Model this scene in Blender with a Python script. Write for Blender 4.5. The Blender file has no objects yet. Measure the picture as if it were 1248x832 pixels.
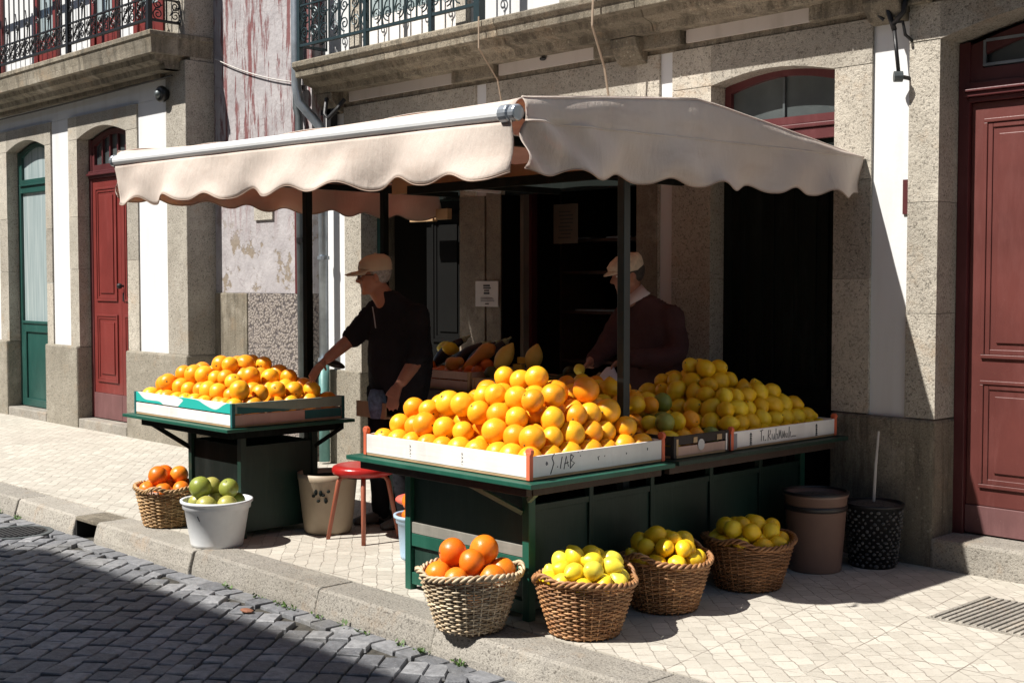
import bpy, bmesh, math, random
import numpy as np
from mathutils import Vector, Matrix, noise
random.seed(7)
rnd = random.random
def U(a, b): return a + (b - a) * random.random()
scene = bpy.context.scene
COL = scene.collection

# ------------------------------------------------------------ camera
cam_d = bpy.data.cameras.new('camera'); cam = bpy.data.objects.new('camera', cam_d); COL.objects.link(cam)
scene.camera = cam
th = math.radians(43.4); pt = math.atan(71 / 1556)
Fw = Vector((-math.cos(th) * math.cos(pt), math.sin(th) * math.cos(pt), -math.sin(pt)))
Rt = Fw.cross(Vector((0, 0, 1))).normalized(); Up = Rt.cross(Fw)
cam.matrix_world = Matrix(((Rt.x, Up.x, -Fw.x, 0), (Rt.y, Up.y, -Fw.y, 0), (Rt.z, Up.z, -Fw.z, 1.55), (0, 0, 0, 1)))
cam_d.sensor_width = 36; cam_d.lens = 1556 / 1248 * 36; cam_d.clip_end = 500; cam_d.clip_start = .05

# ------------------------------------------------------------ light
SUN = Vector((-.62, -1.65, 2.15)).normalized()
w = bpy.data.worlds.new('World'); scene.world = w; w.use_nodes = True
nt = w.node_tree; bg = nt.nodes['Background']
sky = nt.nodes.new('ShaderNodeTexSky'); sky.sky_type = 'NISHITA'; sky.sun_disc = False
sky.sun_elevation = math.asin(SUN.z); sky.sun_rotation = math.atan2(SUN.x, SUN.y)
sky.air_density = 1.0; sky.dust_density = .6
nt.links.new(sky.outputs[0], bg.inputs[0]); bg.inputs[1].default_value = .05
sd = bpy.data.lights.new('sun', 'SUN'); sd.energy = 5.0; sd.angle = math.radians(.5); sd.color = (1, .95, .87)
sun = bpy.data.objects.new('sun', sd); COL.objects.link(sun)
sun.rotation_euler = (-SUN).to_track_quat('-Z', 'Y').to_euler(); sun.location = (-10, -20, 30)
vs = scene.view_settings; vs.view_transform = 'Standard'; vs.look = 'None'; vs.exposure = .72; vs.gamma = 1
scene.render.engine = 'CYCLES'

# ------------------------------------------------------------ materials
MATS = {}
def newmat(name):
    m = bpy.data.materials.new(name); m.use_nodes = True
    t = m.node_tree; b = t.nodes['Principled BSDF']; MATS[name] = m
    return m, t, b
def N(t, kind, **k):
    n = t.nodes.new('ShaderNode' + kind)
    for a, v in k.items():
        if a.startswith('i_'):
            n.inputs[a[2:]].default_value = v
        else: setattr(n, a, v)
    return n
def ramp(t, fac, stops):
    r = t.nodes.new('ShaderNodeValToRGB'); t.links.new(fac, r.inputs[0])
    e = r.color_ramp.elements
    while len(e) < len(stops): e.new(.5)
    for el, (p, c) in zip(e, stops):
        el.position = p; el.color = (c[0], c[1], c[2], 1) if not isinstance(c, (int, float)) else (c, c, c, 1)
    return r.outputs[0]
def mix(t, fac, a, b, mode='MIX'):
    n = t.nodes.new('ShaderNodeMix'); n.data_type = 'RGBA'; n.blend_type = mode
    for s, v in ((0, fac), (6, a), (7, b)):
        if hasattr(v, 'is_linked') or hasattr(v, 'links'): t.links.new(v, n.inputs[s])
        elif s == 0: n.inputs[0].default_value = v
        else: n.inputs[s].default_value = (*v, 1)
    return n.outputs[2]
def math_(t, op, a, b=0.5, clamp=False):
    n = t.nodes.new('ShaderNodeMath'); n.operation = op; n.use_clamp = clamp
    for i, v in enumerate((a, b)):
        if isinstance(v, (int, float)): n.inputs[i].default_value = v
        else: t.links.new(v, n.inputs[i])
    return n.outputs[0]
def coords(t, scale=(1, 1, 1), rot=(0, 0, 0), kind='Object'):
    c = t.nodes.new('ShaderNodeTexCoord'); m = t.nodes.new('ShaderNodeMapping')
    m.inputs['Scale'].default_value = scale; m.inputs['Rotation'].default_value = rot
    t.links.new(c.outputs[kind], m.inputs[0]); return m.outputs[0]
def noi(t, vec, scale, detail=4, rough=.55, out=0):
    n = t.nodes.new('ShaderNodeTexNoise'); n.inputs['Scale'].default_value = scale
    n.inputs['Detail'].default_value = detail; n.inputs['Roughness'].default_value = rough
    t.links.new(vec, n.inputs['Vector']); return n.outputs[out]
def vor(t, vec, scale, feature='F1', out='Distance', rnd_=1):
    n = t.nodes.new('ShaderNodeTexVoronoi'); n.feature = feature; n.inputs['Scale'].default_value = scale
    n.inputs['Randomness'].default_value = rnd_
    t.links.new(vec, n.inputs['Vector']); return n.outputs[out]
def bump(t, b, h, strength=.4, dist=.01):
    n = t.nodes.new('ShaderNodeBump'); n.inputs['Strength'].default_value = strength; n.inputs['Distance'].default_value = dist
    t.links.new(h, n.inputs['Height']); t.links.new(n.outputs[0], b.inputs['Normal']); return n
def L(t, a, b): t.links.new(a, b)

def plain(name, col, rough=.6, metal=0, var=.12, sc=6, bmp=.15, bsc=40, spec=.5, bd=.004):
    m, t, b = newmat(name); v = coords(t)
    n = noi(t, v, sc, 5, .6)
    c = mix(t, math_(t, 'MULTIPLY', n, 1), tuple(x * (1 - var) for x in col), tuple(min(1, x * (1 + var)) for x in col))
    L(t, ramp(t, n, [(.3, tuple(x * (1 - var) for x in col)), (.7, tuple(min(1, x * (1 + var)) for x in col))]), b.inputs['Base Color'])
    b.inputs['Roughness'].default_value = rough; b.inputs['Metallic'].default_value = metal
    b.inputs['Specular IOR Level'].default_value = spec
    if bmp: bump(t, b, noi(t, v, bsc, 3), bmp, bd)
    return m

def granite(name, c1, c2, dark=(.06, .052, .042), lichen=.3, sc=1):
    m, t, b = newmat(name); v = coords(t)
    big = noi(t, v, 1.5 * sc, 7, .7); mid = noi(t, v, 12 * sc, 8, .78); patch = noi(t, v, 4.2, 6, .7)
    speck = noi(t, v, 75 * sc, 3, .75); sp2 = noi(t, v, 170 * sc, 2, .7)
    base = ramp(t, mid, [(.32, c1), (.68, c2)])
    base = mix(t, math_(t, 'MULTIPLY', ramp(t, sp2, [(.5, 0), (.62, 1)]), .5), base, tuple(min(1, x * 1.45) for x in c2))
    base = mix(t, math_(t, 'MULTIPLY', ramp(t, speck, [(.36, 1), (.46, 0)]), .75), base, dark)
    stain = ramp(t, big, [(.44, 0), (.66, 1)])
    base = mix(t, math_(t, 'MULTIPLY', stain, lichen), base, (.15, .13, .095))
    rust = ramp(t, patch, [(.56, 0), (.70, 1)])
    base = mix(t, math_(t, 'MULTIPLY', rust, .35), base, (.34, .22, .12))
    pale = ramp(t, noi(t, v, 2.6, 5, .65), [(.55, 0), (.72, 1)])
    base = mix(t, math_(t, 'MULTIPLY', pale, .3), base, (.60, .56, .48))
    if lichen > .5:
        drip = ramp(t, noi(t, coords(t, (7, 7, .9)), 1.5, 6, .7), [(.48, 0), (.62, 1)])
        base = mix(t, math_(t, 'MULTIPLY', drip, .65), base, (.060, .050, .035))
        lw = ramp(t, vor(t, v, 23), [(.12, 1), (.22, 0)]); lm = math_(t, 'MULTIPLY', lw, ramp(t, noi(t, v, 5, 4), [(.5, 0), (.62, 1)]))
        base = mix(t, math_(t, 'MULTIPLY', lm, .5), base, (.48, .46, .36))
    gi = t.nodes.new('ShaderNodeNewGeometry'); hv = t.nodes.new('ShaderNodeHueSaturation'); L(t, math_(t, 'ADD', math_(t, 'MULTIPLY', gi.outputs['Random Per Island'], 0.41999999999999993), 0.78), hv.inputs['Value']); L(t, base, hv.inputs['Color'])
    L(t, hv.outputs[0], b.inputs['Base Color']); b.inputs['Roughness'].default_value = .88
    h = math_(t, 'ADD', math_(t, 'MULTIPLY', mid, 1.0), math_(t, 'MULTIPLY', speck, .7))
    bump(t, b, h, .9, .012)
    return m
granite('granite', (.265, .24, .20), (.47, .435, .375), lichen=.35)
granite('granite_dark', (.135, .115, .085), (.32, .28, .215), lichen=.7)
granite('granite_kerb', (.25, .232, .205), (.37, .345, .305), lichen=.3)
granite('granite_mossy', (.205, .185, .145), (.35, .32, .265), lichen=.5)
granite('granite_shaded', (.10, .082, .062), (.20, .165, .125), lichen=.4)  # darker copy of the granite, shade under the awning put into its colour

def plaster(name, col, stain=(.45, .42, .38), amt=.25, bs=.15):
    m, t, b = newmat(name); v = coords(t); vs_ = coords(t, (3, 3, .5))
    s = ramp(t, noi(t, vs_, 2.2, 6, .6), [(.5, 0), (.8, 1)])
    L(t, mix(t, math_(t, 'MULTIPLY', s, amt), col, stain), b.inputs['Base Color'])
    b.inputs['Roughness'].default_value = .85
    bump(t, b, noi(t, v, 30, 5), bs, .01); return m
plaster('white_plaster', (.62, .63, .64), (.40, .38, .34), .35)
plaster('band_plaster', (.50, .46, .43), (.3, .26, .22), .6)
plaster('far_plaster', (.20, .18, .16), amt=.3)
plaster('pink_plaster', (.5, .16, .15), (.4, .3, .3), .3)

# peeling mauve wall
m, t, b = newmat('mauve_peeling'); v = coords(t); vst = coords(t, (5, 5, .55)); vst2 = coords(t, (11, 11, 1.6))
streak = noi(t, vst, 1.6, 7, .68); st2 = noi(t, vst2, 2.0, 6, .75)
sep = t.nodes.new('ShaderNodeSeparateXYZ'); L(t, v, sep.inputs[0]); zz = sep.outputs[2]
up_ = ramp(t, math_(t, 'MULTIPLY', zz, .2), [(.38, 0), (.52, 1)])
red = math_(t, 'MULTIPLY', ramp(t, math_(t, 'ADD', math_(t, 'MULTIPLY', streak, .6), math_(t, 'MULTIPLY', st2, .4)), [(.512, 0), (.56, .9)]), up_)
base = ramp(t, noi(t, v, 5, 5), [(.3, (.29, .27, .28)), (.7, (.40, .38, .39))])
crk = vor(t, mix(t, .06, v, noi(t, v, 6, 3, out=1)), 9, 'DISTANCE_TO_EDGE')
cm = math_(t, 'MULTIPLY', ramp(t, crk, [(.0, 1), (.035, 0)]), ramp(t, noi(t, v, 4, 2), [(.45, 0), (.6, 1)]))
base = mix(t, math_(t, 'MULTIPLY', cm, .5), base, (.17, .13, .13))
base = mix(t, red, base, (.15, .035, .035))
low = ramp(t, zz, [(.0, 1), (1, 0)])
fl = math_(t, 'MULTIPLY', ramp(t, noi(t, v, 3.2, 7, .72), [(.55, 0), (.585, 1)]), ramp(t, math_(t, 'MULTIPLY', zz, .2), [(.38, 1), (.46, 0)]))
base = mix(t, fl, base, (.22, .18, .14))
L(t, base, b.inputs['Base Color']); b.inputs['Roughness'].default_value = .8
bump(t, b, math_(t, 'SUBTRACT', noi(t, v, 25, 5), math_(t, 'ADD', math_(t, 'MULTIPLY', red, .5), math_(t, 'MULTIPLY', fl, .6))), .5, .015)
# pebble dash
m, t, b = newmat('pebble_dash'); v = coords(t); d = vor(t, v, 42)
L(t, ramp(t, d, [(.1, (.30, .26, .23)), (.55, (.19, .165, .15)), (.8, (.07, .06, .06))]), b.inputs['Base Color'])
b.inputs['Roughness'].default_value = .9; bump(t, b, math_(t, 'SUBTRACT', 1, d), .9, .015)

# pavement: small cream limestone setts with fine joints, larger diagonal bays
m, t, b = newmat('pavement_stone'); v = coords(t)
def brick(vec, wd, ht, mort, off=.5, sm=.15):
    br = t.nodes.new('ShaderNodeTexBrick'); br.offset = off; br.inputs['Scale'].default_value = 1.0
    br.inputs['Mortar Size'].default_value = mort; br.inputs['Brick Width'].default_value = wd; br.inputs['Row Height'].default_value = ht
    br.inputs['Mortar Smooth'].default_value = sm; br.inputs['Color1'].default_value = (0, 0, 0, 1); br.inputs['Color2'].default_value = (1, 1, 1, 1); br.inputs['Mortar'].default_value = (.5, .5, .5, 1)
    L(t, vec, br.inputs[0]); return br
def wob(vec, amt, sc):
    n_ = noi(t, vec, sc, 3, out=1); a_ = t.nodes.new('ShaderNodeVectorMath'); a_.operation = 'SUBTRACT'; L(t, n_, a_.inputs[0]); a_.inputs[1].default_value = (.5, .5, .5)
    m_ = t.nodes.new('ShaderNodeVectorMath'); m_.operation = 'SCALE'; L(t, a_.outputs[0], m_.inputs[0]); m_.inputs['Scale'].default_value = amt
    s_ = t.nodes.new('ShaderNodeVectorMath'); s_.operation = 'ADD'; L(t, vec, s_.inputs[0]); L(t, m_.outputs[0], s_.inputs[1]); return s_.outputs[0]
vd = coords(t, rot=(0, 0, math.radians(38)))
b1_ = brick(wob(vd, .05, 7), .098, .078, .0028, .5); b2_ = brick(wob(coords(t, rot=(0, 0, math.radians(-7))), .03, 2), .46, .46, .003, 0)
tone = noi(t, wob(vd, .05, 7), 9, 1)
base = ramp(t, b1_.outputs[0], [(0, (.41, .385, .335)), (.5, (.45, .422, .368)), (1, (.52, .49, .43))])
base = mix(t, math_(t, 'MULTIPLY', ramp(t, noi(t, v, 1.4, 6, .65), [(.42, 0), (.72, 1)]), .4), base, (.33, .295, .25))
base = mix(t, math_(t, 'MULTIPLY', ramp(t, noi(t, v, 19, 5, .7), [(.5, 0), (.7, 1)]), .35), base, (.58, .54, .49))
j = math_(t, 'MULTIPLY', b1_.outputs['Fac'], ramp(t, noi(t, v, 9, 5, .75), [(.40, .10), (.58, .9)]))
bj = math_(t, 'MULTIPLY', b2_.outputs['Fac'], ramp(t, noi(t, v, 3, 3), [(.4, .1), (.6, .8)]))
base = mix(t, math_(t, 'MULTIPLY', j, .75), base, (.14, .115, .09)); base = mix(t, bj, base, (.12, .09, .07))
spots = ramp(t, vor(t, v, 5.5), [(.02, 1), (.045, 0)])
base = mix(t, math_(t, 'MULTIPLY', spots, .7), base, (.10, .085, .07))
pit = ramp(t, noi(t, v, 60, 3), [(.3, 1), (.36, 0)])
base = mix(t, math_(t, 'MULTIPLY', pit, .5), base, (.22, .185, .15))
L(t, base, b.inputs['Base Color']); b.inputs['Roughness'].default_value = .8
h = math_(t, 'SUBTRACT', math_(t, 'MULTIPLY', noi(t, v, 16, 5, .65), .8), math_(t, 'MAXIMUM', j, bj))
bump(t, b, h, .7, .007)

# cobbles: per-stone tint in a colour attribute
m, t, b = newmat('cobble'); v = coords(t); at = N(t, 'Attribute', attribute_name='tint')
n1 = noi(t, v, 22, 6, .65)
base = ramp(t, at.outputs['Fac'], [(0, (.12, .125, .138)), (.5, (.19, .196, .212)), (1, (.29, .295, .31))])
base = mix(t, ramp(t, n1, [(.38, .45), (.6, 0)]), base, (.06, .062, .07))
base = mix(t, math_(t, 'MULTIPLY', ramp(t, noi(t, v, 2.2, 5), [(.5, 0), (.7, 1)]), .3), base, (.16, .145, .11))
base = mix(t, math_(t, 'MULTIPLY', ramp(t, noi(t, v, 90, 2), [(.58, 0), (.7, 1)]), .4), base, (.3, .3, .31))
L(t, base, b.inputs['Base Color']); b.inputs['Roughness'].default_value = .62
bump(t, b, n1, .8, .012)
plain('road_soil', (.05, .046, .038), .95, var=.5, sc=20, bmp=.8, bd=.01)

# cloth of the awning: lets some light through
m, t, b = newmat('awning_cloth'); v = coords(t)
col = ramp(t, noi(t, v, 2.5, 6, .6), [(.3, (.64, .565, .50)), (.7, (.75, .675, .61))])
stn = math_(t, 'MULTIPLY', ramp(t, noi(t, coords(t, (1, 1, 3)), 3, 5), [(.55, 0), (.75, 1)]), .35)
col = mix(t, stn, col, (.45, .34, .27))
L(t, col, b.inputs['Base Color']); b.inputs['Roughness'].default_value = .9; b.inputs['Specular IOR Level'].default_value = .15
wr = noi(t, coords(t, (5, 5, 1.6)), 1.8, 6, .62); cr_ = math_(t, 'ABSOLUTE', math_(t, 'SUBTRACT', wr, .5))
bump(t, b, math_(t, 'ADD', math_(t, 'MULTIPLY', math_(t, 'SUBTRACT', .5, cr_), 1.6), math_(t, 'MULTIPLY', noi(t, v, 260, 1), .06)), .34, .03)
tr = N(t, 'BsdfTranslucent'); tr.inputs[0].default_value = (.55, .17, .04, 1)
ms = N(t, 'MixShader'); ms.inputs[0].default_value = .27
out = t.nodes['Material Output']; L(t, b.outputs[0], ms.inputs[1]); L(t, tr.outputs[0], ms.inputs[2]); L(t, ms.outputs[0], out.inputs[0])

def paintwood(name, col, rough=.4, chip=(.25, .18, .12), amt=.5, grain=(12, 12, 1)):
    m, t, b = newmat(name); v = coords(t); g = noi(t, coords(t, grain), 6, 5)
    c = ramp(t, noi(t, v, 2.4, 5), [(.3, tuple(x * .8 for x in col)), (.7, tuple(x * 1.15 for x in col))])
    c = mix(t, math_(t, 'MULTIPLY', ramp(t, noi(t, coords(t, (4, 4, .8)), 2.2, 7, .7), [(.5, 0), (.75, 1)]), .35), c, tuple(min(1, x * 1.6 + .03) for x in col))
    c = mix(t, math_(t, 'MULTIPLY', ramp(t, noi(t, coords(t, (1, 1, 1), (.3, .2, .1)), 5, 6, .7), [(.55, 0), (.75, 1)]), .3), c, tuple(x * .55 for x in col))
    ch = ramp(t, noi(t, v, 38, 7, .8), [(.655, 0), (.69, 1)])
    c = mix(t, math_(t, 'MULTIPLY', ch, amt), c, chip)
    L(t, c, b.inputs['Base Color']); b.inputs['Roughness'].default_value = rough
    bump(t, b, math_(t, 'SUBTRACT', g, math_(t, 'MULTIPLY', ch, .8)), .25, .004); return m
paintwood('red_paint_dull', (.105, .028, .024), .42, (.28, .13, .12), .5)
paintwood('red_paint', (.165, .028, .024), .38, (.42, .22, .18), .5)
paintwood('red_paint_low', (.13, .055, .055), .6, (.45, .33, .28), .8)
paintwood('maroon_frame', (.085, .018, .020), .42, (.3, .12, .1), .3)
paintwood('green_frame', (.012, .062, .052), .4, (.1, .2, .17), .3)
paintwood('green_stall', (.009, .080, .052), .45, (.10, .12, .09), .5)
paintwood('green_dark', (.007, .030, .021), .5, (.06, .05, .04), .5)
paintwood('green_black', (.005, .008, .0065), .75, (.012, .010, .008), .3)
MATS['green_black'].node_tree.nodes['Principled BSDF'].inputs['Specular IOR Level'].default_value = .15
paintwood('brown_board', (.05, .03, .022), .7, (.1, .07, .05), .4, (1, 12, 12))
paintwood('gray_board', (.20, .19, .165), .8, (.32, .3, .26), .5, (1, 12, 12))
paintwood('white_crate', (.74, .71, .68), .7, (.45, .36, .26), .35, (1, 1, 14))
paintwood('orange_post', (.62, .13, .06), .6, (.7, .5, .4), .5)
paintwood('teal_paint', (.01, .30, .25), .55, (.6, .6, .55), .5)
paintwood('sage_paint', (.22, .30, .24), .6, (.45, .4, .33), .5)
paintwood('teal_dark', (.01, .10, .10), .55, (.3, .3, .25), .3)
paintwood('raw_wood', (.40, .27, .15), .8, (.2, .12, .07), .4, (1, 14, 14))
paintwood('pink_wood', (.46, .31, .25), .8, (.3, .2, .15), .4, (1, 14, 14))
paintwood('black_crate', (.015, .013, .012), .5, (.06, .04, .03), .4)
paintwood('red_stool', (.36, .014, .012), .28, (.25, .05, .04), .3)
paintwood('stool_leg', (.30, .085, .045), .45, (.2, .12, .1), .5, (14, 14, 1))
# white crate wrapped with teal patches
m, t, b = newmat('teal_pattern'); v = coords(t, (2.4, 2.4, 9))
f = ramp(t, noi(t, v, 1.1, 1, .3), [(.50, 0), (.515, 1)])
L(t, mix(t, f, (.72, .76, .74), (.02, .42, .36)), b.inputs['Base Color']); b.inputs['Roughness'].default_value = .5

plain('awning_hem', (.34, .25, .20), .9)
plain('iron', (.018, .018, .02), .45, .3, bmp=.3, bsc=60)
plain('iron_blue', (.025, .045, .052), .42, .3, bmp=.2)
plain('frame_gray', (.035, .048, .048), .4, .3, bmp=.1)
plain('zinc', (.30, .34, .38), .4, .6, var=.3, bmp=.1)
plain('zinc_dark', (.10, .115, .12), .5, .5, var=.3, bmp=.1)
plain('pipe_green', (.10, .24, .23), .5, .1, var=.3)
plain('white_roller', (.68, .69, .70), .35, 0, var=.04, bmp=0)
plain('gray_cap', (.33, .36, .4), .3, .5)
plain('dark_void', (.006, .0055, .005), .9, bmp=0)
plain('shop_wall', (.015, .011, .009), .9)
plain('paper', (.50, .48, .47), .8, var=.05, bmp=0)
plain('door_gray', (.005, .005, .0048), .85, bmp=.1, spec=.1)
plain('paper_old', (.10, .08, .06), .8, var=.15, bmp=0)
plain('ink', (.03, .03, .035), .7, bmp=0)
plain('cardboard', (.36, .23, .12), .85, bmp=.1)
plain('bin_brown', (.20, .125, .10), .38, var=.12, bmp=.05, sc=3)
plain('bin_band', (.02, .017, .017), .4, bmp=0)
plain('bin_beige', (.36, .29, .21), .55, var=.12, sc=4, bmp=.05)
plain('soil', (.07, .06, .05), .95, var=.6, sc=60, bmp=1, bd=.02)
plain('bucket_white', (.72, .74, .76), .35, var=.06, bmp=.05, sc=10)
plain('bucket_blue', (.35, .50, .66), .4, var=.1, bmp=.05)
plain('stick', (.42, .40, .38), .6, var=.2)
plain('brass', (.25, .24, .22), .3, .9, bmp=.6, bsc=70)
plain('steel', (.55, .56, .57), .3, .8)
plain('planter_pebble', (.07, .07, .07), .6, var=.5, sc=30)
plain('curtain', (.50, .55, .56), .85, var=.06, bmp=0)
plain('flower_pot', (.28, .1, .05), .8)
plain('leaf_green', (.06, .12, .02), .6, var=.4, sc=30)
plain('moss', (.10, .13, .03), .8, var=.5, sc=40)
plain('dead_leaf', (.22, .09, .05), .7)
plain('rust_wire', (.35, .27, .2), .8)
plain('red_bag', (.62, .12, .09), .45)
plain('plastic_bag', (.62, .63, .68), .3, var=.1, bmp=.4, bsc=15)
plain('skin', (.36, .17, .11), .5, var=.15, sc=14, bmp=.25, bsc=90)
plain('hair_gray', (.33, .32, .31), .75, var=.4, sc=60, bmp=.8, bsc=120)
plain('hair_dark', (.05, .04, .035), .75, var=.4, sc=60, bmp=.8, bsc=120)
plain('sweater_black', (.014, .014, .018), .9, var=.2, bmp=.4, bsc=150, spec=.2)
plain('sweater_brown', (.075, .040, .042), .9, var=.2, bmp=.5, bsc=150, spec=.2)
plain('trousers', (.009, .009, .012), .85, var=.2, spec=.2)
plain('jeans', (.10, .16, .26), .8, var=.5, sc=40)
plain('cap_tan', (.52, .42, .31), .8, var=.1, bmp=.3, bsc=200)
plain('cap_cream', (.62, .52, .40), .85, var=.2, sc=40, bmp=.4, bsc=120)
plain('shirt_white', (.62, .56, .58), .8, var=.1)
plain('shoe', (.10, .095, .09), .6)
plain('black_plastic', (.012, .012, .012), .35, bmp=0)
plain('eye_white', (.6, .58, .55), .3, bmp=0)
m, t, b = newmat('glass_dark'); v = coords(t)
L(t, ramp(t, noi(t, v, 2.2, 5), [(.3, (.035, .042, .045)), (.7, (.10, .115, .115))]), b.inputs['Base Color'])
b.inputs['Roughness'].default_value = .12; b.inputs['Specular IOR Level'].default_value = .8
m, t, b = newmat('glass_curtain'); v = coords(t, (16, 16, .6))
L(t, ramp(t, noi(t, v, 1.5, 3), [(.3, (.23, .30, .31)), (.7, (.42, .48, .49))]), b.inputs['Base Color'])
b.inputs['Roughness'].default_value = .25; b.inputs['Coat Weight'].default_value = .6; b.inputs['Coat Roughness'].default_value = .05
m, t, b = newmat('lens'); b.inputs['Base Color'].default_value = (.01, .01, .01, 1); b.inputs['Roughness'].default_value = .1

def peel(name, cA, cB, cC, rough=.36, bsc=95, sss=.12, green=None):
    m, t, b = newmat(name); v = coords(t); oi = N(t, 'ObjectInfo')
    c = ramp(t, oi.outputs['Random'], [(0, cA), (.5, cB), (1, cC)])
    c = mix(t, ramp(t, noi(t, v, 14, 4), [(.45, 0), (.9, .5)]), c, tuple(min(1, x * .72) for x in cA))
    sx = t.nodes.new('ShaderNodeSeparateXYZ'); L(t, v, sx.inputs[0])
    L(t, c, b.inputs['Base Color']); b.inputs['Roughness'].default_value = rough
    b.inputs['Subsurface Weight'].default_value = sss; b.inputs['Subsurface Radius'].default_value = (1, .4, .1); b.inputs['Subsurface Scale'].default_value = .012
    bump(t, b, math_(t, 'SUBTRACT', noi(t, v, 12, 2), math_(t, 'MULTIPLY', ramp(t, vor(t, v, 190), [(.0, 1), (.45, 0)]), .25)), .35, .006)
    return m
peel('orange_peel', (.86, .30, .010), (.92, .40, .014), (.94, .50, .022))
peel('orange_deep', (.80, .165, .010), (.85, .21, .012), (.86, .26, .016))
peel('lemon_peel', (.86, .50, .012), (.91, .60, .018), (.92, .68, .035))
peel('lemon_bright', (.82, .56, .02), (.87, .66, .03), (.86, .73, .08))
peel('green_peel', (.13, .19, .03), (.26, .30, .05), (.42, .38, .10))
peel('brown_stem', (.10, .09, .03), (.12, .10, .04), (.16, .12, .05))
peel('squash_skin', (.55, .22, .04), (.6, .26, .05), (.62, .3, .07), .5)
peel('melon_skin', (.60, .40, .06), (.65, .45, .08), (.7, .5, .1), .5)
peel('tomato_skin', (.55, .10, .02), (.65, .16, .02), (.72, .22, .03), .3)
peel('eggplant_skin', (.006, .004, .009), (.009, .005, .012), (.012, .007, .015), .4, sss=0)
peel('dark_green_skin', (.04, .05, .012), (.07, .08, .02), (.10, .10, .03), .5)
peel('calyx', (.30, .36, .2), (.36, .42, .25), (.4, .45, .3), .6)
def wick(name, a, bcol, c):
    m, t, b = newmat(name); v = coords(t)
    n = noi(t, v, 34, 3, .6); n2 = noi(t, coords(t, (1, 1, 6)), 14, 3)
    wc = mix(t, ramp(t, n2, [(.35, .6), (.6, 0)]), ramp(t, n, [(.3, a), (.5, bcol), (.7, c)]), tuple(x * .6 for x in a))
    gi = t.nodes.new('ShaderNodeNewGeometry'); hv = t.nodes.new('ShaderNodeHueSaturation'); L(t, math_(t, 'ADD', math_(t, 'MULTIPLY', gi.outputs['Random Per Island'], 0.55), 0.7), hv.inputs['Value']); L(t, wc, hv.inputs['Color'])
    L(t, hv.outputs[0], b.inputs['Base Color'])
    b.inputs['Roughness'].default_value = .55; bump(t, b, n, .3, .003)
wick('wicker_pale', (.40, .28, .16), (.58, .46, .31), (.72, .62, .46))
wick('wicker_tan', (.28, .12, .045), (.40, .20, .085), (.52, .31, .15))
wick('wicker_honey', (.34, .18, .07), (.50, .31, .14), (.62, .43, .24))
wick('wicker_dark', (.20, .085, .03), (.29, .13, .05), (.40, .21, .10))

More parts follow.
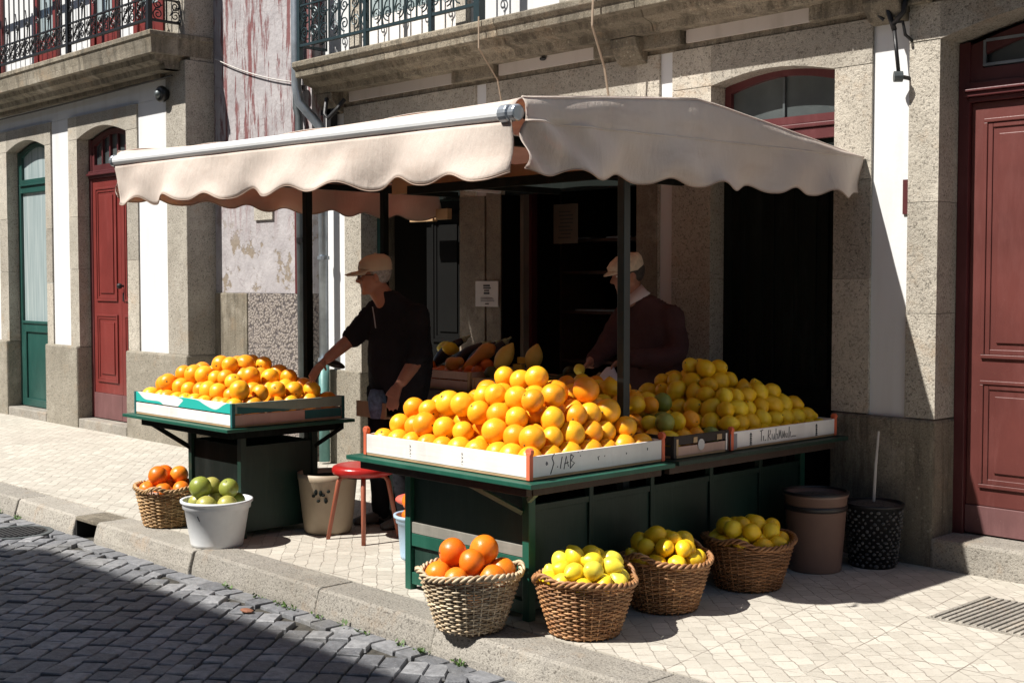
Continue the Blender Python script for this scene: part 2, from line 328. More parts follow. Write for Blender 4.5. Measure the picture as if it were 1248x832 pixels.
# ------------------------------------------------------------ mesh helpers
class MB:
    def __init__(s): s.v = []; s.f = []; s.mi = []; s.cur = 0; s.ch = []
    def add(s, vs, fs):
        o = len(s.v); s.ch.append((o, len(s.v) + len(vs), len(s.f), len(s.f) + len(fs))); s.v += [tuple(q) for q in vs]; s.f += [tuple(i + o for i in f) for f in fs]; s.mi += [s.cur] * len(fs); return s
    def m(s, i): s.cur = i; return s
    def box(s, x0, y0, z0, x1, y1, z1):
        v = [(x, y, z) for z in (z0, z1) for y in (y0, y1) for x in (x0, x1)]
        return s.add(v, [(0, 2, 3, 1), (4, 5, 7, 6), (0, 1, 5, 4), (2, 6, 7, 3), (0, 4, 6, 2), (1, 3, 7, 5)])
    def beam(s, a, b, w, h, up=(0, 0, 1)):
        a = Vector(a); b = Vector(b); d = (b - a).normalized(); u = Vector(up)
        if abs(d.dot(u)) > .98: u = Vector((1, 0, 0))
        r = d.cross(u).normalized(); u = r.cross(d)
        v = [p + r * i * w / 2 + u * j * h / 2 for p in (a, b) for j in (-1, 1) for i in (-1, 1)]
        return s.add(v, [(0, 1, 3, 2), (4, 6, 7, 5), (0, 4, 5, 1), (2, 3, 7, 6), (0, 2, 6, 4), (1, 5, 7, 3)])
    def tube(s, pts, r, n=6, caps=True, closed=False):
        pts = [Vector(p) for p in pts]; k = len(pts); rs = r if isinstance(r, (list, tuple)) else [r] * k
        prev = None; vs = []
        for i, p in enumerate(pts):
            if closed: d = pts[(i + 1) % k] - pts[i - 1]
            else: d = pts[min(i + 1, k - 1)] - pts[max(i - 1, 0)]
            d = d.normalized() if d.length > 1e-9 else Vector((0, 0, 1))
            if prev is None:
                a = Vector((0, 0, 1)) if abs(d.z) < .9 else Vector((1, 0, 0)); u = d.cross(a).normalized()
            else:
                u = prev - d * prev.dot(d); u = u.normalized() if u.length > 1e-6 else d.orthogonal().normalized()
            prev = u; w_ = d.cross(u)
            vs += [p + (u * math.cos(2 * math.pi * j / n) + w_ * math.sin(2 * math.pi * j / n)) * rs[i] for j in range(n)]
        fs = []
        for i in range(k if closed else k - 1):
            a0 = i * n; b0 = ((i + 1) % k) * n
            for j in range(n): fs.append((a0 + j, a0 + (j + 1) % n, b0 + (j + 1) % n, b0 + j))
        if caps and not closed:
            fs.append(tuple(range(n - 1, -1, -1))); fs.append(tuple((k - 1) * n + j for j in range(n)))
        return s.add(vs, fs)
    def lathe(s, prof, c=(0, 0, 0), n=32, cap0=True, cap1=False, ax=1, ay=1):
        vs = []; fs = []
        for (r, z) in prof:
            vs += [(c[0] + ax * r * math.cos(2 * math.pi * j / n), c[1] + ay * r * math.sin(2 * math.pi * j / n), c[2] + z) for j in range(n)]
        for i in range(len(prof) - 1):
            for j in range(n): fs.append((i * n + j, i * n + (j + 1) % n, (i + 1) * n + (j + 1) % n, (i + 1) * n + j))
        if cap0: fs.append(tuple(range(n - 1, -1, -1)))
        if cap1: fs.append(tuple((len(prof) - 1) * n + j for j in range(n)))
        return s.add(vs, fs)
    def rings(s, rs, n=20):
        # rs: (centre, axis_u, axis_v) per ring
        vs = []
        for c, u, v in rs:
            c = Vector(c); vs += [c + Vector(u) * math.cos(2 * math.pi * j / n) + Vector(v) * math.sin(2 * math.pi * j / n) for j in range(n)]
        fs = [(i * n + j, i * n + (j + 1) % n, (i + 1) * n + (j + 1) % n, (i + 1) * n + j) for i in range(len(rs) - 1) for j in range(n)]
        fs.append(tuple(range(n - 1, -1, -1))); fs.append(tuple((len(rs) - 1) * n + j for j in range(n)))
        return s.add(vs, fs)
    def ball(s, c, r, n=16, m_=10, sx=1, sy=1, sz=1, rot=None):
        c = Vector(c); vs = []; fs = []
        for i in range(m_ + 1):
            a = math.pi * i / m_
            for j in range(n):
                q = Vector((math.sin(a) * math.cos(2 * math.pi * j / n) * sx, math.sin(a) * math.sin(2 * math.pi * j / n) * sy, math.cos(a) * sz)) * r
                if rot: q = rot @ q
                vs.append(c + q)
        for i in range(m_):
            for j in range(n): fs.append((i * n + j, (i + 1) * n + j, (i + 1) * n + (j + 1) % n, i * n + (j + 1) % n))
        return s.add(vs, fs)
    def prism(s, poly, y0, y1):   # poly in XZ, extruded along Y
        k = len(poly); vs = [(x, y0, z) for x, z in poly] + [(x, y1, z) for x, z in poly]
        fs = [tuple(range(k)), tuple(range(2 * k - 1, k - 1, -1))] + [(i, (i + 1) % k, k + (i + 1) % k, k + i)[::-1] for i in range(k)]
        return s.add(vs, fs)
    def prismx(s, poly, x0, x1):  # poly in YZ, extruded along X
        k = len(poly); vs = [(x0, y, z) for y, z in poly] + [(x1, y, z) for y, z in poly]
        fs = [tuple(range(k))[::-1], tuple(range(k, 2 * k))] + [(i, (i + 1) % k, k + (i + 1) % k, k + i) for i in range(k)]
        return s.add(vs, fs)
    def build_each(s, name, mats, parent=None, **k):
        for a, b, c, d in s.ch:
            q = MB(); q.v = s.v[a:b]; q.f = [tuple(i - a for i in f) for f in s.f[c:d]]; q.mi = s.mi[c:d]; q.build(name, mats, parent, **k)
    def build(s, name, mats, parent=None, bevel=0, smooth=False, solid=0, loc=None, fix=True, seg=2):
        if isinstance(mats, str): mats = [mats]
        me = bpy.data.meshes.new(name); o = bpy.data.objects.new(name, me)
        org = Vector(loc) if loc is not None else (Vector(parent['org']) if parent is not None and 'org' in parent else Vector((0, 0, 0)))
        if parent is not None:
            porg = Vector(parent['org']) if 'org' in parent else Vector((0, 0, 0))
            o.parent = parent; o.location = org - porg
        else: o.location = org
        o['org'] = tuple(org)
        me.from_pydata([(x - org.x, y - org.y, z - org.z) for x, y, z in s.v], [], s.f)
        for k in mats: me.materials.append(MATS[k])
        me.polygons.foreach_set('material_index', s.mi)
        if smooth: me.polygons.foreach_set('use_smooth', [True] * len(s.f))
        if fix:
            bm = bmesh.new(); bm.from_mesh(me); bmesh.ops.recalc_face_normals(bm, faces=bm.faces[:]); bm.to_mesh(me); bm.free()
        COL.objects.link(o)
        if solid:
            q = o.modifiers.new('solid', 'SOLIDIFY'); q.thickness = solid; q.offset = 0
        if bevel:
            q = o.modifiers.new('bevel', 'BEVEL'); q.width = bevel; q.segments = seg; q.limit_method = 'ANGLE'; q.angle_limit = math.radians(40)
        return o
def tag(o, label=None, cat=None, group=None, kind=None):
    if label: o['label'] = label
    if cat: o['category'] = cat
    if group: o['group'] = group
    if kind: o['kind'] = kind
    return o
def empty(name, loc, label=None, cat=None, group=None, kind=None):
    o = bpy.data.objects.new(name, None); o.location = loc; o['org'] = tuple(loc); o.empty_display_size = .1; COL.objects.link(o)
    return tag(o, label, cat, group, kind)
def remeshed(mb, name, mats, parent, voxel=.01, smooth_it=4, fmat=None, disp=None):
    me = bpy.data.meshes.new('tmp'); me.from_pydata(mb.v, [], mb.f)
    bm = bmesh.new(); bm.from_mesh(me); bmesh.ops.recalc_face_normals(bm, faces=bm.faces[:]); bm.to_mesh(me); bm.free()
    o = bpy.data.objects.new('tmp', me); COL.objects.link(o)
    r = o.modifiers.new('r', 'REMESH'); r.mode = 'VOXEL'; r.voxel_size = voxel
    if smooth_it: q = o.modifiers.new('s', 'SMOOTH'); q.iterations = smooth_it; q.factor = .5
    dg = bpy.context.evaluated_depsgraph_get(); ev = o.evaluated_get(dg); nm = bpy.data.meshes.new_from_object(ev)
    bpy.data.objects.remove(o); bpy.data.meshes.remove(me)
    nm.name = name; ob = bpy.data.objects.new(name, nm); COL.objects.link(ob)
    org = Vector(parent['org']); ob.parent = parent; ob['org'] = tuple(org)
    for v in nm.vertices:
        c = v.co.copy()
        if disp: c += v.normal * disp(c)
        v.co = c - org
    nm.materials.clear()
    for k in mats: nm.materials.append(MATS[k])
    for p in nm.polygons:
        p.use_smooth = True
        if fmat: p.material_index = fmat(p.center + org)
    return ob
def part_of(o, name='cap'): pass
def arc(x0, x1, z, rise, n=12):
    return [(x0 + (x1 - x0) * i / n, z + rise * math.sin(math.pi * i / n)) for i in range(n + 1)]
ORD = ['first', 'second', 'third', 'fourth', 'fifth', 'sixth', 'seventh', 'eighth', 'ninth', 'tenth', 'eleventh', 'twelfth']
# ============================================================ ground
ROADZ = -.13
g = MB().box(-60, -40, ROADZ - .3, 40, 3.80, ROADZ - .022).build('street_bed', 'road_soil'); tag(g, kind='structure')
pv = MB().box(-60, 3.93, -.4, 40, 12, 0).build('pavement', 'pavement_stone'); tag(pv, kind='structure')
# cobbles
mb = MB(); tint = []
ca = math.radians(129.2); A = Vector((math.cos(ca), math.sin(ca))); B = Vector((math.sin(ca), -math.cos(ca)))
random.seed(3)
col = 0; u = -14.0
while u < 16:
    wcol = U(.092, .122); v_ = -16 + U(0, .2)
    while v_ < 18:
        ln = U(.10, .19)
        c = A * (v_ + ln / 2) + B * (u + wcol / 2) 
        c = Vector((c.x - 6, c.y))
        if -17 < c.x < .5 and -1.2 < c.y < 3.56:
            wav = .02 * math.sin(v_ * 1.3 + u)
            q = []
            for (sa, sb) in ((-1, -1), (1, -1), (1, 1), (-1, 1)):
                p = c + A * sa * (ln / 2 - .002 + U(-.010, .003)) + B * (sb * (wcol / 2 - .002 + U(-.008, .003)) + wav)
                q.append(p)
            z = ROADZ + U(-.006, .004); cc = sum(q, Vector((0, 0))) / 4
            tz = [U(-.003, .003) for _ in q]
            top = [(*(cc + (p - cc) * .91), z + tz[i]) for i, p in enumerate(q)]
            mid = [(*(cc + (p - cc) * .985), z - .005 + tz[i]) for i, p in enumerate(q)]
            bot = [(*p, z - .04) for p in q]
            ctr = [(*cc, z + .003)]
            fs = [(0, 1, 12), (1, 2, 12), (2, 3, 12), (3, 0, 12)]
            for a_ in (0, 4):
                for i in range(4): fs.append((a_ + 4 + i, a_ + 4 + (i + 1) % 4, a_ + (i + 1) % 4, a_ + i))
            mb.add(top + mid + bot + ctr, fs); tint += [rnd() ** 1.2] * len(fs)
        v_ += ln
    u += wcol
# a course of longer stones along the kerb
x = -17
while x < .5:
    ln = U(.12, .20); y0, y1 = 3.58 + U(-.02, .01), 3.70
    z = ROADZ + U(-.004, .003); q = [Vector((x + .006, y0)), Vector((x + ln - .006, y0 + U(-.01, .01))), Vector((x + ln - .006, y1)), Vector((x + .006, y1))]
    cc = sum(q, Vector((0, 0))) / 4
    top = [(*(cc + (p - cc) * .93), z) for p in q]; mid = [(*(cc + (p - cc) * .97), z - .006) for p in q]; bot = [(*p, z - .04) for p in q]
    fs = [(0, 1, 12), (1, 2, 12), (2, 3, 12), (3, 0, 12)]
    for a_ in (0, 4):
        for i in range(4): fs.append((a_ + 4 + i, a_ + 4 + (i + 1) % 4, a_ + (i + 1) % 4, a_ + i))
    mb.add(top + mid + bot + [(*cc, z + .003)], fs); tint += [rnd()] * len(fs)
    x += ln
cb = mb.build('road', 'cobble', smooth=False); tag(cb, kind='structure')
at = cb.data.attributes.new('tint', 'FLOAT', 'FACE'); at.data.foreach_set('value', tint)
# kerb
mb = MB(); x = -17.0; random.seed(11)
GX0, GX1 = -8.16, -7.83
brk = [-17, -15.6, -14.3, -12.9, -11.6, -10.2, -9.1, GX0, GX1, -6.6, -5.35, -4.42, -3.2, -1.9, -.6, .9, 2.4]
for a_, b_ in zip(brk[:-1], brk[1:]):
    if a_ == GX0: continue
    dz = U(-.004, .003); dy = U(-.008, .008)
    mb.prismx([(3.66 + dy, -.3), (3.675 + dy, -.10), (3.70 + dy, dz - .012), (3.715 + dy, dz), (3.926, dz), (3.926, -.3)], a_ + .004, b_ - .004)
kb = mb.build('kerb', 'granite_kerb', bevel=.008); tag(kb, kind='structure')
dn = empty('kerb_recess', (-8.0, 3.8, -.13), 'dark recess cut into the granite kerb beside the round cover', 'drain')
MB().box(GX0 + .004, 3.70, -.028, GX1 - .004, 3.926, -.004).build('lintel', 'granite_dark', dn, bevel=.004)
d_ = MB(); d_.box(GX0 + .003, 3.90, -.2, GX1 - .003, 3.925, -.03); d_.box(GX0 + .003, 3.70, -.2, GX0 + .02, 3.899, -.03); d_.box(GX1 - .02, 3.70, -.2, GX1 - .003, 3.899, -.03); d_.build('recess_lining', 'dark_void', dn)  # near-black lining of a kerb gap under a thin slab
# manhole cover
mh = empty('manhole_cover', (-8.5, 3.62, ROADZ), 'round iron cover set in the cobbles below the kerb recess', 'manhole cover')
MB().lathe([(.235, -.02), (.235, .008), (.20, .008), (.20, -.0)], (-8.5, 3.44, ROADZ), 40).build('rim', 'zinc_dark', mh, loc=(-8.5, 3.44, ROADZ))
c_ = MB().lathe([(.195, -.02), (.195, .006), (0.001, .006)], (-8.5, 3.44, ROADZ), 40)
for i in range(-5, 6):
    h_ = math.sqrt(max(0, .175 ** 2 - (i * .032) ** 2)); c_.box(-8.5 - h_, 3.44 + i * .032 - .008, ROADZ + .006, -8.5 + h_, 3.44 + i * .032 + .008, ROADZ + .012)
c_.build('lid', 'iron', mh, loc=(-8.5, 3.44, ROADZ))
# ridged slab at the right edge
gr = empty('drain_grate', (-2.6, 5.7, 0), 'ridged stone drain slab set in the pavement before the red door', 'drain grate')
sl = MB().box(-2.94, 5.42, -.02, -2.1, 6.02, .003)
sl.build('slab', 'granite_kerb', gr)
rg = MB()
for i in range(22):
    xx = -2.925 + i * .034; rg.prismx([(5.44, .002), (5.445, .011), (5.995, .011), (6.0, .002)], xx, xx + .02)
rg.build('ridges', 'granite_kerb', gr, bevel=.003)
# weeds along the kerb foot
random.seed(5)
WX = [-9.35, -9.0, -6.15, -5.83, -5.62, -5.5, -5.28, -5.05, -4.9, -4.62, -4.2, -4.45]; WN = ['first', 'second', 'third', 'fourth', 'fifth', 'sixth', 'seventh', 'eighth', 'ninth', 'tenth', 'eleventh', 'last']
for i, wx in enumerate([-9.35, -9.0, -6.15, -5.83, -5.62, -5.5, -5.28, -5.05, -4.9, -4.62, -4.2, -4.45]):
    mb = MB(); wy = 3.655
    for k in range(random.randint(14, 30)):
        a_ = U(0, 6.28); l_ = U(.01, .035); c = Vector((wx + U(-.05, .05), wy + U(-.012, .005), ROADZ + U(-.01, .012)))
        d = Vector((math.cos(a_), math.sin(a_) - .4, U(.2, 1.4))).normalized() * l_; s = d.cross(Vector((0, 0, 1))).normalized() * l_ * .3
        mb.add([c, c + d * .5 + s, c + d, c + d * .5 - s], [(0, 1, 2, 3)])
    o = mb.build('weed', 'leaf_green', loc=(wx, wy, ROADZ))
    tag(o, '%s green weed tuft along the kerb foot, counted from the left' % WN[sorted(WX).index(wx)], 'weed', 'weeds along the kerb foot')
mb = MB(); mb.ball((-5.62, 3.45, ROADZ + .012), .035, 8, 5, 1.4, .8, .25); tag(mb.build('fallen_leaf', 'dead_leaf', loc=(-5.62, 3.45, ROADZ)), 'crumpled reddish leaf lying on the cobbles', 'leaf')

# ============================================================ building helpers
def stone_surround(root, x0, x1, ox0, ox1, zt, rise, ztop, yf, depth, zb=0.0, mat='granite', name='door_surround'):
    """jambs and arched lintel of dressed stone; returns object"""
    mb = MB()
    rs_ = random.Random(int(abs(x0) * 1000))
    for (xa, xb) in ((ox0, x0), (x1, ox1)):
        z_ = zb
        while z_ < zt - .01:
            h_ = rs_.uniform(.55, .95); z2 = zt if z_ + h_ > zt - .35 else z_ + h_
            mb.box(xa, yf + rs_.uniform(0, .004), z_ + .0015, xb, yf + depth, z2 - .0015); z_ = z2
    arc_ = arc(x0, x1, zt, rise)
    poly = [(ox0, zt + .002)] + [(x, z + .002) for x, z in arc_] + [(ox1, zt + .002), (ox1, ztop), (ox0, ztop)]
    # split the lintel in quads for a clean concave shape
    top = ztop
    n = len(arc_) - 1
    mb.box(ox0, yf, zt + .003, x0, yf + depth, ztop); mb.box(x1, yf, zt + .003, ox1, yf + depth, ztop)
    vs = []; fs = []
    for i, (x, z) in enumerate(arc_):
        vs += [(x, yf, z), (x, yf, top), (x, yf + depth, top), (x, yf + depth, z)]
    for i in range(n):
        a_ = i * 4; b_ = a_ + 4
        fs += [(a_, b_, b_ + 1, a_ + 1), (a_ + 1, b_ + 1, b_ + 2, a_ + 2), (a_ + 2, b_ + 2, b_ + 3, a_ + 3), (a_ + 3, b_ + 3, b_, a_)]
    mb.add(vs, fs)
    bm_ = mb.build(name, mat, root, bevel=.0)
    return bm_
def panel_leaf(mb, x0, x1, z0, z1, y, panels, th_=.045, mould=.028, rail=.11):
    """door leaf with raised and fielded panels; panels = list of (px0,px1,pz0,pz1)"""
    mb.m(0).box(x0, y, z0, x1, y + th_, z1)
    for (a_, b_, c_, d_) in panels:
        w1, w2 = .022, .05
        mb.box(a_, y - .016, c_, b_, y - .0005, c_ + w1); mb.box(a_, y - .016, d_ - w1, b_, y - .0005, d_)
        mb.box(a_, y - .016, c_ + w1, a_ + w1, y - .0005, d_ - w1); mb.box(b_ - w1, y - .016, c_ + w1, b_, y - .0005, d_ - w1)
        mb.box(a_ + w1, y - .008, c_ + w1, a_ + w2, y - .0005, d_ - w1); mb.box(b_ - w2, y - .008, c_ + w1, b_ - w1, y - .0005, d_ - w1)
        mb.box(a_ + w2, y - .008, c_ + w1, b_ - w2, y - .0005, c_ + w2); mb.box(a_ + w2, y - .008, d_ - w2, b_ - w2, y - .0005, d_ - w1)
        i_ = w2 + .035
        mb.box(a_ + i_, y - .011, c_ + i_, b_ - i_, y - .0005, d_ - i_)
def arched_glass(root, x0, x1, z0, zs, rise, y, fw, fmat, gmat, bars=0, name='transom_window', glass='pane'):
    fr = MB(); n = 12
    out = arc(x0, x1, zs, rise, n); inn = arc(x0 + fw, x1 - fw, zs - fw * .7, rise, n)
    fr.box(x0, y, z0, x0 + fw, y + .05, zs); fr.box(x1 - fw, y, z0, x1, y + .05, zs); fr.box(x0 + fw, y, z0, x1 - fw, y + .05, z0 + fw)
    vs = []; fs = []
    for (a_, b_) in zip(out, inn): vs += [(b_[0], y - .003, b_[1]), (a_[0], y - .003, a_[1] + .01), (a_[0], y + .05, a_[1] + .01), (b_[0], y + .05, b_[1])]
    for i in range(n):
        p = i * 4; q = p + 4; fs += [(p, q, q + 1, p + 1), (p + 1, q + 1, q + 2, p + 2), (p + 2, q + 2, q + 3, p + 3), (p + 3, q + 3, q, p)]
    fr.add(vs, fs)
    for i in range(bars):
        bx = x0 + fw + (x1 - x0 - 2 * fw) * (i + 1) / (bars + 1); fr.box(bx - .014, y + .005, z0 + fw, bx + .014, y + .03, zs + rise * .6)
    f = fr.build(name, fmat, root)
    MB().prism([(x0 + .01, z0 + .01)] + [(x1 - .01, z0 + .01)] + arc(x0 + .01, x1 - .01, zs, rise - .01)[::-1], y + .03, y + .036).build(glass, gmat, f)
    return f

# ============================================================ right building
YF = 6.43
RB = empty('town_house', (-5.5, YF + .3, 0), 'granite and white house with the long balcony behind the fruit stall', 'building')
DP = .26
# openings: A side door, B shop, C double door, D red door
wl = MB()   # white plaster strips, a little behind the stone
for a_, b_ in ((-9.2, -8.87), (-7.2, -7.08), (-5.41, -5.30), (-3.86, -3.63), (-1.9, -1.0)):
    wl.box(a_ - .02 if a_ > -9 else a_, YF + .02, .8, b_ + .02, YF + .42, 3.06)
wl.box(-9.2, YF + .02, 3.42, .2, YF + .4, 7.6)
wl.build_each('wall', 'white_plaster', RB)
pl = MB(); random.seed(2)
for a_, b_ in ((-9.2, -8.64), (-7.38, -6.91), (-5.60, -4.99), (-1.95, -.9)):
    pl.box(a_, YF - .015, -.05, b_, YF + .4, .78 + U(0, .03))
pl.build_each('plinth', 'granite_mossy', RB, bevel=.012)
p2 = MB(); p2.box(-4.10, YF - .02, -.05, -3.445, YF + .4, .805); p2.build('plinth', 'granite_dark', RB, bevel=.02)
stone_surround(RB, -8.64, -7.38, -8.87, -7.20, 2.66, .07, 3.03, YF, DP, .79)
MB().box(-8.64, YF + .03, 2.20, -7.385, YF + .16, 2.72).build('sun_blocker', 'green_black', RB); MB().box(-6.905, YF + .03, 2.20, -5.605, YF + .13, 2.72).build('sun_blocker', 'green_black', RB)  # added boards, unseen behind the awning, block sun coming over the canopy
MB().box(-7.376, YF - .006, .79, -7.20, YF + .2, 2.2).build('shaded_facing', 'granite_shaded', RB)  # thin dark facings paint the awning's shade onto the stone
MB().box(-7.196, YF - .012, .79, -7.085, YF + .2, 2.2).build('shaded_facing', 'granite_shaded', RB)
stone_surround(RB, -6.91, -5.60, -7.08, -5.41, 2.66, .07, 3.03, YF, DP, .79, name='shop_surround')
MB().box(-7.07, YF - .006, .79, -6.915, YF + .2, 2.22).build('shaded_facing', 'granite_shaded', RB)
MB().box(-5.595, YF - .006, .79, -5.42, YF + .2, 2.2).build('shaded_facing', 'granite_shaded', RB)
MB().box(-6.93, YF + .0, .0, -6.905, YF + .25, 2.2).build('jamb_lining', 'door_gray', RB)
stone_surround(RB, -4.99, -4.10, -5.30, -3.86, 2.78, .06, 3.03, YF, DP, .81)
stone_surround(RB, -3.45, -2.15, -3.63, -1.9, 2.86, .11, 3.06, YF - .004, DP, .808)
# frieze under the balcony with pale inset panels
fz = MB(); fz.box(-9.2, YF + .012, 3.032, .2, YF + .4, 3.27)
for a_, b_ in ((-9.15, -8.80), (-7.42, -6.95), (-5.95, -5.2), (-4.25, -3.5), (-2.0, -1.2)):
    fz.box(a_, YF - .05, 3.06, b_, YF + .011, 3.27)
fz.build('frieze', 'granite_dark', RB, bevel=.006)
pn = MB()
for a_, b_ in ((-8.78, -7.44), (-6.93, -5.97), (-5.18, -4.27), (-3.48, -2.02)):
    pn.box(a_, YF - .012, 3.07, b_, YF + .0115, 3.21)
pn.build_each('painted_band', 'band_plaster', RB)
# moulded balcony slab
def slab_profile(yo, z0, z1, yw):
    return [(yw, z0 - .12), (yo + .22, z0 - .12), (yo + .20, z0 - .07), (yo + .12, z0 - .045), (yo + .10, z0), (yo + .035, z0 + .002), (yo + .03, z0 + .06), (yo + .015, z1 - .06), (yo, z1 - .045), (yo - .002, z1 - .01), (yo + .012, z1), (yw, z1)]
BALZ = 3.40
cuts = [-9.12, -7.9, -6.62, -5.35, -4.1, -2.8, -1.4, .3]
bl = MB()
for a_, b_ in zip(cuts[:-1], cuts[1:]): bl.prismx(slab_profile(6.08, 3.27, BALZ, YF + .3), a_ + .002, b_ - .002)
bl.build('balcony', 'granite_dark', RB, bevel=.004)
bk = MB()   # big brackets under the slab
for xx in (-8.98, -5.62, -3.75):
    bk.prismx([(YF + .01, 2.98), (YF - .05, 3.0), (YF - .12, 3.09), (YF - .13, 3.148), (YF + .01, 3.148)], xx - .11, xx + .11)
bk.build_each('bracket', 'granite_dark', RB, bevel=.008)
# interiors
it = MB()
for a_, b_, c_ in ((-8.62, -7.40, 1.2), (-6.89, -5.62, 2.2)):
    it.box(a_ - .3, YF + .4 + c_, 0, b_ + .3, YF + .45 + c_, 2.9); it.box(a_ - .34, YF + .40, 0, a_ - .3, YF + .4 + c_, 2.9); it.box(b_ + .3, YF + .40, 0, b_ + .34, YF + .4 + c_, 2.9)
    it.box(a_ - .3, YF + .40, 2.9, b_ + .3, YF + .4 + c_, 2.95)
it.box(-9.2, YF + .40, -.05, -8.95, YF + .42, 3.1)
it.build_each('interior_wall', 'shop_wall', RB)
# core masses so the wall is closed behind the stone
cr = MB()
for a_, b_ in ((-9.2, -8.66), (-7.36, -6.93), (-5.58, -5.01), (-4.08, -3.47), (-2.13, .2)):
    cr.box(a_ + .02, YF + .05, 0, b_ - .02, YF + .39, 3.03)
cr.build_each('core', 'granite_dark', RB)
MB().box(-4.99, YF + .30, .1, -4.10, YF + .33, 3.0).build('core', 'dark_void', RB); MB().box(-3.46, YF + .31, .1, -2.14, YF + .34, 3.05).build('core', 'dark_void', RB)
# door A: green frame, open dark leaf and a grey leaf
dA = MB(); y = YF + .17
dA.box(-8.638, y, .1, -8.57, y + .06, 2.70); dA.box(-7.45, y, .1, -7.382, y + .06, 2.70); dA.box(-8.57, y, 2.2, -7.45, y + .06, 2.28)
fA = dA.build('door_frame', 'green_frame', RB)
lf = MB(); panel_leaf(lf, -8.0, -7.45, .1, 2.2, y + .015, [(-7.92, -7.53, .25, .95), (-7.92, -7.53, 1.08, 2.1)]); lf.build('door', 'door_gray', RB)
MB().box(-8.57, y + .02, 2.29, -7.45, y + .03, 2.68).build('transom_window', 'glass_dark', RB)
# shop B: pale wooden frame post, shelves
fB = MB(); fB.box(-6.908, YF + .20, .05, -6.80, YF + .26, 2.70); fB.box(-5.66, YF + .2, .05, -5.602, YF + .26, 2.70); fB.build('shop_frame', 'maroon_frame', RB)
fb2 = MB().box(-6.86, YF + .14, .05, -6.825, YF + .198, 2.66).build('shop_frame', 'gray_board', RB)
# double door C
dC = MB(); y = YF + .14
dC.box(-4.988, y, .12, -4.93, y + .06, 2.42); dC.box(-4.16, y, .12, -4.102, y + .06, 2.42)
dC.box(-4.93, y, 2.40, -4.16, y + .06, 2.404); dC.build('door_frame', 'green_black', RB)
for (a_, b_) in ((-4.93, -4.546), (-4.544, -4.16)):
    lf = MB(); panel_leaf(lf, a_, b_, .12, 2.40, y + .012, [(a_ + .06, b_ - .06, .25, .8), (a_ + .06, b_ - .06, .92, 2.28)]); lf.build('door', 'green_black', RB, bevel=.003)
MB().box(-4.99, y - .012, 2.405, -4.10, y + .06, 2.475).build('transom_rail', 'maroon_frame', RB, bevel=.006)
MB().box(-4.99, y - .025, 2.478, -4.10, y + .06, 2.505).build('transom_rail', 'maroon_frame', RB, bevel=.006)
arched_glass(RB, -4.985, -4.105, 2.51, 2.77, .065, y, .045, 'maroon_frame', 'glass_dark')
MB().box(-4.56, y + .012, 2.56, -4.545, y + .026, 2.80).build('glazing_bar', 'zinc_dark', RB)
MB().box(-4.99, YF + .0, -.05, -4.10, YF + .25, .11).build('step', 'granite_kerb', RB, bevel=.01)
# red door D
y = YF + .235
dD = MB(); dD.box(-3.448, y - .03, .16, -3.385, y + .05, 2.86); dD.box(-2.22, y - .03, .16, -2.152, y + .05, 2.86); dD.build('door_frame', 'maroon_frame', RB, bevel=.004)
for k, (a_, b_) in enumerate(((-3.383, -2.803), (-2.797, -2.222))):
    lf = MB(); panel_leaf(lf, a_, b_, .33, 2.53, y, [(a_ + .075, b_ - .075, 1.14, 2.44), (a_ + .075, b_ - .075, .43, 1.02)])
    d = lf.build('door', 'red_paint_dull', RB, bevel=.004); d['label'] = 'dark red panelled door leaf'
    MB().box(a_, y - .012, .175, b_, y + .045, .328).build('kick_board', 'red_paint_low', d, bevel=.003)
    if k == 0:
        kn = MB().lathe([(.012, 0), (.014, .02), (.04, .03), (.05, .045), (.045, .06), (.02, .075), (.001, .078)], n=20)
        vv = [(-2.89 + x, y - z, 1.80 + yy) for x, yy, z in kn.v]; kn.v = vv; kn.build('knob', 'brass', d, smooth=True)
tr = MB()
for z0, z1, dy in ((2.532, 2.56, .03), (2.56, 2.585, .055), (2.585, 2.60, .07), (2.60, 2.64, .035)): tr.box(-3.40, y - dy, z0 + .001, -2.2, y + .05, z1)
tr.build('transom_rail', 'maroon_frame', RB, bevel=.004)
arched_glass(RB, -3.385, -2.22, 2.643, 2.83, .11, y - .02, .07, 'maroon_frame', 'glass_dark')
fr = MB(); 
for (a_, b_) in ((-3.31, -2.83), (-2.77, -2.29)):
    fr.box(a_, y - .03, 2.72, b_, y - .012, 2.735); fr.box(a_, y - .03, 2.735, a_ + .014, y - .012, 2.86); fr.box(a_ + .014, y - .03, 2.85, b_, y - .012, 2.865)
fr.build('putty_line', 'zinc', RB)
MB().box(-3.455, YF - .03, -.05, -1.95, YF + .30, .165).build('step', 'granite_kerb', RB, bevel=.018)
# little red tile on white strip
MB().box(-3.665, YF + .008, 1.93, -3.635, YF + .019, 2.12).build('wall_tile', 'maroon_frame', RB)

# first floor of the right building: openings and wall tint
ff = MB()
ff.box(-8.75, YF - .02, 3.42, -8.62, YF + .019, 5.6); ff.box(-7.4, YF - .02, 3.42, -7.27, YF + .019, 5.6)
ff.box(-6.3, YF - .02, 3.42, -6.17, YF + .019, 5.6); ff.box(-4.9, YF - .02, 3.42, -4.77, YF + .019, 5.6)
ff.build_each('upper_surround', 'granite', RB)
up = MB(); up.box(-8.62, YF + .005, 3.42, -8.5, YF + .019, 5.5); up.box(-7.52, YF + .005, 3.42, -7.4, YF + .019, 5.5); up.box(-8.5, YF + .005, 3.42, -7.52, YF + .019, 3.72); up.build('balcony_door', 'white_crate', RB)
MB().box(-8.499, YF + .01, 3.73, -7.521, YF + .019, 5.5).build('balcony_glass', 'glass_curtain', RB)
MB().box(-6.17, YF + .0, 3.42, -4.9, YF + .019, 5.5).build('upper_panel', 'pink_plaster', RB)

